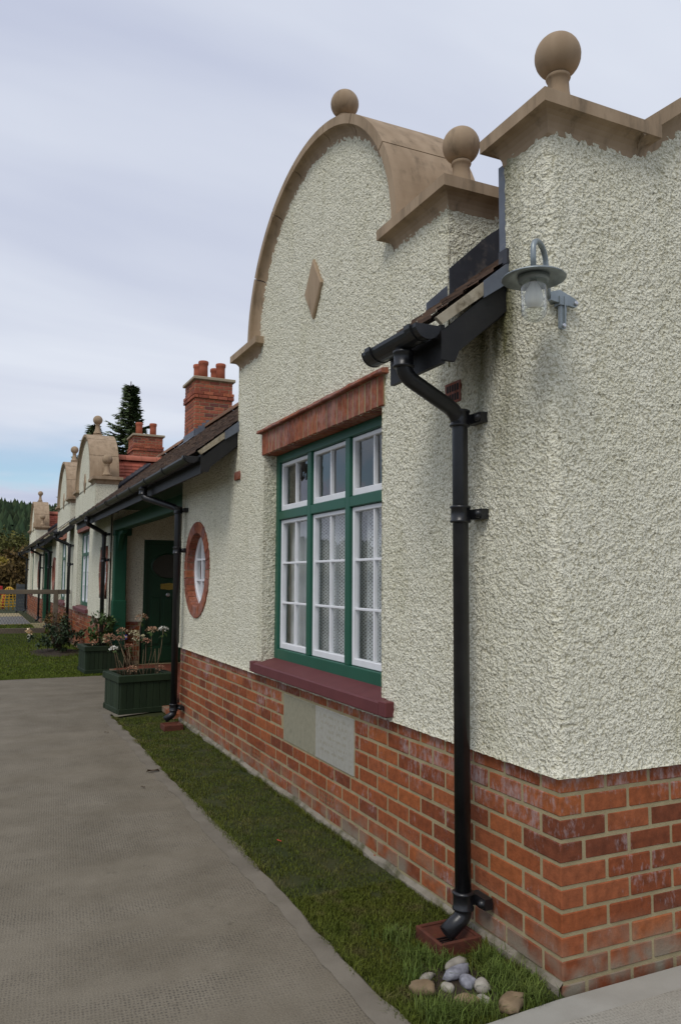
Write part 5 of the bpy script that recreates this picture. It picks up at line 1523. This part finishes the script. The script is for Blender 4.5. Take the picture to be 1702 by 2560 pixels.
# ------------------------------------------------------------------ planters and plants
def planter(x, y, rz, wx, wy, hh, label, nb=9):
    t_ = thing('planter_box', label, 'planter', (x, y, 0), 'green wooden planters')
    ca, sa = math.cos(rz), math.sin(rz)
    def tf(mb):
        mb.v = [(x+p[0]*ca-p[1]*sa, y+p[0]*sa+p[1]*ca, p[2]) for p in mb.v]; return mb
    # vertical boards on all four sides
    bw = wy/nb
    for i in range(nb):
        a = -wy/2+bw*i
        for xx in (-wx/2, wx/2):
            dd = jit(.002)
            part('board', tf(MB().cbox(xx-.012+dd, xx+.012+dd, a+.002, a+bw-.002, .045, hh-.05, .003)), 'planter', t_)
    nbx = max(3, int(nb*wx/wy)); bw = (wx-.03)/nbx
    for i in range(nbx):
        a = -wx/2+.015+bw*i
        for yy in (-wy/2, wy/2):
            dd = jit(.002)
            part('board', tf(MB().cbox(a+.002, a+bw-.002, yy-.011+dd, yy+.011+dd, .045, hh-.05, .003)), 'planter', t_)
    for z0, z1, o_, nm in ((hh-.075, hh, .030, 'rim_board'), (.0, .06, .018, 'base_board')):
        for sx in (-1, 1):
            part(nm, tf(MB().cbox(*sorted((sx*(wx/2+o_), sx*(wx/2-.012 if nm == 'base_board' else wx/2-.045))), -wy/2-o_, wy/2+o_, z0, z1, .005)), 'planter', t_)
            part(nm, tf(MB().cbox(-wx/2+.045, wx/2-.045, *sorted((sx*(wy/2+o_-.001), sx*(wy/2-.045))), z0+.001, z1-.001, .005)), 'planter', t_)
    part('compost', tf(MB().box(-wx/2+.02, wx/2-.02, -wy/2+.02, wy/2-.02, .1, hh-.06)), 'soil', t_)
    return tf
P1 = (6.84, .262); P2 = (10.75, .13)
planter(P1[0], P1[1], .13, .56, .60, .42, 'green slatted planter holding dried hydrangea, nearest to the camera', 8)
planter(P2[0], P2[1], .05, .62, .58, .42, 'green slatted planter at the lawn edge holding leafy plants', 9)

def leaf_quad(mb, p, d, s_, nrm=None):
    """pointed leaf folded along its rib"""
    d = d.normalized(); sd_ = d.cross(Vector((random.uniform(-.4, .4), random.uniform(-.4, .4), 1))).normalized()
    u_ = sd_.cross(d)
    a = p; b = p+d*s_*.5+sd_*s_*.26+u_*s_*.05; c = p+d*s_-u_*s_*.12; e_ = p+d*s_*.5-sd_*s_*.26+u_*s_*.05; r_ = p+d*s_*.5-u_*s_*.02
    mb.add([a, b, c, e_, r_], [(0, 1, 4), (1, 2, 4), (2, 3, 4), (3, 0, 4)])
def rvec(): 
    v = Vector((random.gauss(0, 1), random.gauss(0, 1), random.gauss(0, 1))); return v.normalized()
def hydrangea():
    t_ = thing('hydrangea', 'leggy hydrangea with dried cream and pink flower heads, growing in the near planter', 'plant', (P1[0], P1[1], .36))
    heads = [(-.24, .33, .34, 'petalwhite', .04), (-.12, .36, .46, 'petal', .055), (-.18, .28, .44, 'petalpink', .045), (-.1, .22, .52, 'petal', .05), (-.15, .10, .50, 'petalcream', .045), (-.05, .02, .44, 'petalcream', .055),
             (.1, -.03, .66, 'petal', .055), (-.05, -.12, .52, 'petal', .055), (-.02, -.26, .53, 'petalwhite', .045), (-.2, .16, .36, 'petalpink', .04), (-.1, -.05, .40, 'petalpink', .045), (-.2, .12, .10, 'petal', .055), (.0, -.24, .08, 'petalpink', .045)]
    for i, (dx_, dy_, dz_, m_, r_) in enumerate(heads):
        bx, by = P1[0]+dx_*.5+random.uniform(-.08, .08), P1[1]+dy_*.55+random.uniform(-.05, .05)
        tip = Vector((P1[0]+dx_, P1[1]+dy_, .37+dz_)); b = Vector((bx, by, .34))
        midp = (b+tip)/2+Vector((random.uniform(-.04, .04), random.uniform(-.04, .04), .02))
        part('stem', MB().tube([b, midp, tip], [.0045, .004, .003], 6), 'stem', t_)
        mb = MB()
        for _ in range(70):
            v = rvec(); v.z = abs(v.z)*.8-.15
            p = tip+Vector((v.x*r_, v.y*r_, v.z*r_*.8))
            leaf_quad(mb, p, (v+rvec()*.7), r_*.55)
        part('flower_head', mb, m_, t_)
        lf = MB()
        for _ in range(random.randint(2, 5)):
            leaf_quad(lf, tip-Vector((0, 0, random.uniform(.01, .07))), Vector((random.uniform(-1, 1), random.uniform(-1, 1), random.uniform(-.5, .2))), random.uniform(.05, .09))
        part('leaf_cluster', lf, 'leaf', t_)
    for i in range(16):
        b = Vector((P1[0]+random.uniform(-.2, .2), P1[1]+random.uniform(-.22, .24), .34)); hh = random.uniform(.18, .42)
        tip = b+Vector((random.uniform(-.07, .07), random.uniform(-.08, .08), hh))
        part('stem', MB().tube([b, (b+tip)/2+Vector((jit(.02), jit(.02), 0)), tip], [.0042, .0036, .0025], 6), 'stem', t_)
hydrangea()

def leafy(name, label, cat, c, rx, ry, rz_, nl, ls, m_, nst=10, z0=.36, flowers=None):
    t_ = thing(name, label, cat, (c[0], c[1], z0))
    for i in range(nst):
        a = random.uniform(0, 6.28); tip = Vector((c[0]+rx*.8*math.cos(a)*random.random(), c[1]+ry*.8*math.sin(a)*random.random(), c[2]+rz_*random.uniform(.1, .9)))
        part('stem', MB().tube([Vector((c[0]+jit(.06), c[1]+jit(.06), z0)), Vector(((c[0]+tip.x)/2, (c[1]+tip.y)/2, (z0+tip.z)/2+.03)), tip], [.006, .005, .003], 6), 'twig', t_)
    mb = MB()
    clumps = [(rvec(), random.uniform(.35, 1)) for _ in range(max(8, nl//30))]
    for i in range(nl):
        v, q = random.choice(clumps)
        p = Vector((c[0]+v.x*rx*q, c[1]+v.y*ry*q, c[2]+v.z*rz_*q))+rvec()*random.uniform(0, .09)
        if p.z < z0-.02: continue
        leaf_quad(mb, p, rvec()+Vector((0, 0, -.25)), ls*random.uniform(.6, 1.2))
    part('foliage', mb, m_, t_)
    for (dx_, dy_, dz_, mm, r_) in (flowers or []):
        f = MB(); p0 = Vector((c[0]+dx_, c[1]+dy_, c[2]+dz_))
        for _ in range(26):
            v = rvec(); leaf_quad(f, p0+v*r_*.5, v+rvec()*.6, r_*.8)
        part('flower', f, mm, t_)
    return t_
leafy('leafy_shrub', 'leafy green shrub growing in the planter at the lawn edge', 'plant', (10.75, .14, .70), .30, .30, .28, 520, .085, 'leaf', 9, .36,
      [(-.2, -.10, -.24, 'petalpink', .05), (-.25, .16, -.22, 'petal', .05), (-.25, .0, -.2, 'petalcream', .04)])
leafy('rose_bush', 'low dark rose bush in the round soil bed on the lawn', 'bush', (14.3, .48, .34), .62, .5, .34, 1500, .075, 'leafdark', 16, .02,
      [(-.3, -.35, .3, 'petalpink', .04), (.2, -.3, .35, 'petalpink', .035)])
leafy('rose_bush', 'twiggy bush with reddish leaves growing against the far brick plinth', 'bush', (16.2, .34, .42), .45, .3, .42, 600, .07, 'autumn3', 12, .02)
mb = MB(); pts = [(14.35+.95*math.cos(a)*(1+.08*math.sin(3*a)), .50+.50*math.sin(a), -.004) for a in [2*math.pi*i/24 for i in range(24)]]
mb.add(pts+[(14.35, .5, .04)], [(i, (i+1) % 24, 24) for i in range(24)], True); struct('soil_bed', mb, 'soil')
ro = thing('rose', 'single rose stem with peach and white blooms standing over the lawn', 'flower', (14.6, .98, 0))
part('stem', MB().tube([(14.6, .98, -.01), (14.62, 1.0, .2), (14.6, .99, .40)], [.004, .004, .003], 6), 'twig', ro)
for (a, b, c_, mm) in ((14.6, 1.02, .42, 'petalyellow'), (14.6, .965, .38, 'petalyellow'), (14.58, .975, .30, 'petalwhite')):
    f = MB()
    for _ in range(40):
        v = rvec(); leaf_quad(f, Vector((a, b, c_))+v*.02, v+rvec()*.6, .05)
    part('bloom', f, mm, ro)
fl = thing('small_flag', 'tiny red, white and blue flag stuck in the planter at the lawn edge', 'flag', (10.45, -.13, .38))
part('stick', MB().tube([(10.45, -.13, .36), (10.45, -.125, .60)], .003, 6), 'wood', fl)
for i, (a, b, mm) in enumerate(((0, .022, 'blue'), (.022, .03, 'petalwhite'), (.03, .042, 'red'), (.042, .05, 'petalwhite'), (.05, .072, 'blue'))):
    part('flag_stripe', MB().box(10.447, 10.449, -.125-.09, -.125, .515+a, .515+b), mm, fl)
for i, (a, b, mm) in enumerate(((.034, .056, 'petalwhite'), (.039, .051, 'red'))):
    part('flag_stripe', MB().box(10.4465-i*.0006, 10.4495, -.125-b, -.125-a, .515, .587), mm, fl)

# ------------------------------------------------------------------ fence and play yard
fe = thing('timber_fence', 'weathered post and rail fence with wire mesh between the lawns', 'fence', (16.6, .4, 0))
FX = 16.6
part('rail', MB().cbox(FX-.035, FX+.035, .03, 4.2, 1.105, 1.205, .006), 'wood', fe)
for y in (.335, 2.3, 4.15): part('post', MB().cbox(FX-.05-.0, FX+.05, y-.05, y+.05, -.05, 1.20, .006), 'wood', fe)
wm = MB(); 
for i in range(70):
    y = .05+i*.06
    for s_ in (-1, 1):
        a = (FX+.052, y, .03 if s_ > 0 else 1.08); zz0 = 1.05
        y2 = y+.6
        pts = [(FX+.052, y, .03), (FX+.052, min(y+.62, 4.2), 1.10)] if s_ > 0 else [(FX+.052, y, 1.10), (FX+.052, min(y+.62, 4.2), .03)]
        wm.tube(pts, .0018, 4, False)
part('wire_mesh', wm, 'wire', fe, 'stuff')
solo('edging_plank', MB().cbox(20.3, 20.38, .25, 5, -.05, .12, .006), 'wood', 'low brown timber plank edging the far lawn', 'edging', (20.34, 2, -.05))

pn = thing('slatted_screen', 'low grey slatted screen beyond the end of the terrace', 'screen', (33.9, .2, 0))
for i in range(9): part('slat', MB().cbox(33.88, 33.92, -.6, .42, .02+i*.128, .02+i*.128+.118, .004), 'greypanel', pn)
for y in (-.55, .38): part('post', MB().box(33.92, 33.99, y-.04, y+.04, -.05, 1.19), 'greypanel', pn)
dm = thing('climbing_dome', 'yellow rope climbing dome on the play ground past the fence', 'climbing frame', (36, .62, 0))
DC = (36., .62)
for k in range(6):
    a = math.pi*k/6
    pts = [(DC[0]+.42*math.cos(t)*math.cos(a)*1.0, DC[1]+.36*math.cos(t)*math.sin(a)+0, 1.02*math.sin(t)**.8 if t not in (0, math.pi) else 0) for t in [math.pi*i/14 for i in range(15)]]
    part('dome_tube', MB().tube(pts, .016, 6), 'yellow', dm)
for q in range(1, 8):
    z = .02+q*.125
    f = math.sqrt(max(.02, 1-(z/1.02)**2.4))
    pts = [(DC[0]+.42*f*math.cos(t), DC[1]+.36*f*math.sin(t), z) for t in [2*math.pi*i/16 for i in range(17)]]
    part('dome_rope', MB().tube(pts, .012, 5, False), 'yellow', dm)
rp_ = thing('play_spring', 'red play post standing behind the yellow climbing dome', 'play equipment', (37.3, .85, 0))
part('post', MB().tube([(37.3, .80, 0), (37.3, .80, .75)], .07, 10), 'red', rp_)
part('panel', MB().cbox(37.25, 37.35, .86, 1.4, .62, 1.05, .02), 'red', rp_)

# ------------------------------------------------------------------ trees
def spruce(x, y, hgt, rad, label, seed):
    rr = random.Random(seed)
    t_ = thing('spruce_tree', label, 'tree', (x, y, 0))
    part('trunk', MB().tube([(x, y, -.2), (x, y, hgt*.5), (x, y, hgt)], [.28, .16, .02], 8), 'bark', t_)
    mb = MB(); lim = MB()
    z = hgt*.22
    while z < hgt-.15:
        f = (hgt-z)/hgt
        nbr = 9 if f > .2 else 6
        L_ = rad*(f**.92)*rr.uniform(.62, 1.15)+.05
        off = rr.uniform(0, 6.28)
        for b in range(nbr):
            a = off+2*math.pi*b/nbr+rr.uniform(-.2, .2); l_ = L_*rr.uniform(.7, 1.2)
            d = Vector((math.cos(a), math.sin(a), 0))
            pts = []
            for q in range(5):
                s_ = q/4
                pts.append(Vector((x, y, z))+d*l_*s_+Vector((0, 0, l_*(-.22*s_+.30*s_*s_)+.06*s_)))
            lim.tube(pts, [.03, .02, .015, .01, .005], 4, False)
            nn = int(10+l_*18)
            for q in range(nn):
                s_ = (q+.5)/nn
                s_ = .15+.85*s_
                i0 = min(3, int(s_*4)); tt = s_*4-i0
                p = pts[i0].lerp(pts[i0+1], tt)
                side = Vector((-d.y, d.x, 0))*rr.choice((-1, 1))
                dirn = (d*.8+side*rr.uniform(.3, 1.1)+Vector((0, 0, rr.uniform(-.45, .25)))).normalized()
                ln = rr.uniform(.22, .44)*(1.15-.5*s_)
                w = dirn.cross(Vector((0, 0, 1))).normalized()*ln*.20+Vector((0, 0, rr.uniform(-.03, .03)))
                e_ = p+dirn*ln
                mb.add([p-w*.3, p+w, e_, p+dirn*ln*.45-w-Vector((0, 0, .05))], [(0, 1, 2), (0, 2, 3)])
        z += rr.uniform(.20, .30)*(.55+.6*f)
    part('limbs', lim, 'bark', t_)
    part('crown', mb, 'needle', t_)
spruce(33.5, -4.05, 10.4, 3.3, 'tall dark spruce rising behind the farther chimney', 5)

spruce(34.5, -2.62, 8.5, 3.0, 'smaller spruce whose tips show beside the second gable ball', 9)

def broadleaf(x, y, hgt, rad, m_, label, seed, bark='bark', nleaf=2600, ls=.30):
    rr = random.Random(seed)
    zb = hillz(x, y)
    t_ = thing('autumn_tree', label, 'tree', (x, y, zb), 'autumn trees below the wooded hill')
    part('trunk', MB().tube([(x, y, zb-.3), (x+.1, y+.1, zb+hgt*.45), (x, y, zb+hgt*.95)], [.20, .12, .02], 7), bark, t_)
    lim = MB(); cl = []
    for i in range(22):
        a = rr.uniform(0, 6.28); zz_ = rr.uniform(.18, .92)
        r_ = rad*math.sin(math.pi*min(1, .22+zz_*.78))**.7*rr.uniform(.45, 1)
        tip = Vector((x+r_*math.cos(a), y+r_*math.sin(a), zb+hgt*zz_+r_*.35))
        lim.tube([(x, y, zb+hgt*zz_*.85), ((x+tip.x)/2, (y+tip.y)/2, tip.z-.3*r_*.5), tip], [.06, .035, .012], 5, False)
        for q in (.45, .75, 1): cl.append((Vector((x, y, zb+hgt*zz_*.85)).lerp(tip, q), rad*rr.uniform(.16, .34)))
    part('limbs', lim, bark, t_)
    mb = MB()
    for i in range(nleaf):
        c_, r_ = cl[rr.randrange(len(cl))]
        v = Vector((rr.gauss(0, .5), rr.gauss(0, .5), rr.gauss(0, .5)))
        p = c_+v*r_
        d1 = Vector((rr.uniform(-1, 1), rr.uniform(-1, 1), rr.uniform(-1, 1))).normalized(); d2 = d1.cross(Vector((rr.uniform(-1, 1), rr.uniform(-1, 1), .3))).normalized()
        s_ = ls*rr.uniform(.5, 1.2)
        mb.add([p, p+d1*s_*.6+d2*s_*.35, p+d1*s_*1.1, p+d1*s_*.5-d2*s_*.35], [(0, 1, 2, 3)])
    part('crown', mb, m_, t_)
BT = [(72, .4, 5.6, 2.4, 'autumn1', 'olive autumn tree right of the birch, beside the terrace end', 'bark'),
      (66, 1.9, 6.3, 1.7, 'autumn1', 'birch with pale trunk and thinning olive leaves', 'birchbark'),
      (60, 4.0, 4.4, 1.9, 'autumn2', 'bright yellow leaved tree at the left edge of the picture', 'bark'),
      (78, 4.2, 6.0, 2.4, 'autumn1', 'olive tree behind the yellow one at the left', 'bark'),
      (58, 1.0, 3.0, 1.2, 'autumn2', 'small yellow bush-like tree in front of the birch', 'bark'),
      (64, -1.0, 3.6, 2.0, 'autumn3', 'low brown tree beside the end of the terrace', 'bark'),
      (55, 3.1, 2.6, 1.7, 'autumn3', 'low russet scrub tree above the fence rail', 'bark'),
      (84, -1.5, 6.0, 2.4, 'autumn1', 'olive tree seen just over the farthest roof', 'bark'),
      (80, 7.5, 6.5, 2.6, 'autumn1', 'olive tree cut by the left edge of the picture', 'bark'),
      (57, -.4, 2.4, 1.4, 'autumn3', 'russet scrub tree beside the grey screen', 'bark')]
for i, (x, y, hh, r_, m_, lb, bk_) in enumerate(BT): broadleaf(x, y, hh, r_, m_, lb, 60+i, bk_, 2200, .30)

def forest():
    V = []; F = []
    rr = random.Random(3)
    mb = MB()
    for i in range(3600):
        x = rr.uniform(150, 540); y = rr.uniform(-.2, .14)*(x+3)+rr.uniform(-10, 10)
        zb = hillz(x, y)
        hh = rr.uniform(6, 11); r_ = hh*rr.uniform(.28, .42)
        a0 = rr.uniform(0, 6.28); n_ = 6
        for k, (s0, s1, rr_) in enumerate(((.08, .5, 1.), (.32, .72, .74), (.56, 1.0, .48))):
            ring_ = [(x+r_*rr_*rr.uniform(.7, 1.25)*math.cos(a0+2*math.pi*j/n_), y+r_*rr_*rr.uniform(.7, 1.25)*math.sin(a0+2*math.pi*j/n_), zb+hh*(s0+rr.uniform(-.04, .04))) for j in range(n_)]
            mb.add(ring_+[(x+rr.uniform(-.2, .2), y, zb+hh*s1)], [(j, (j+1) % n_, n_) for j in range(n_)])
    o = link('forest', mb.mesh('forest', 'forest')); o['kind'] = 'stuff'
forest()
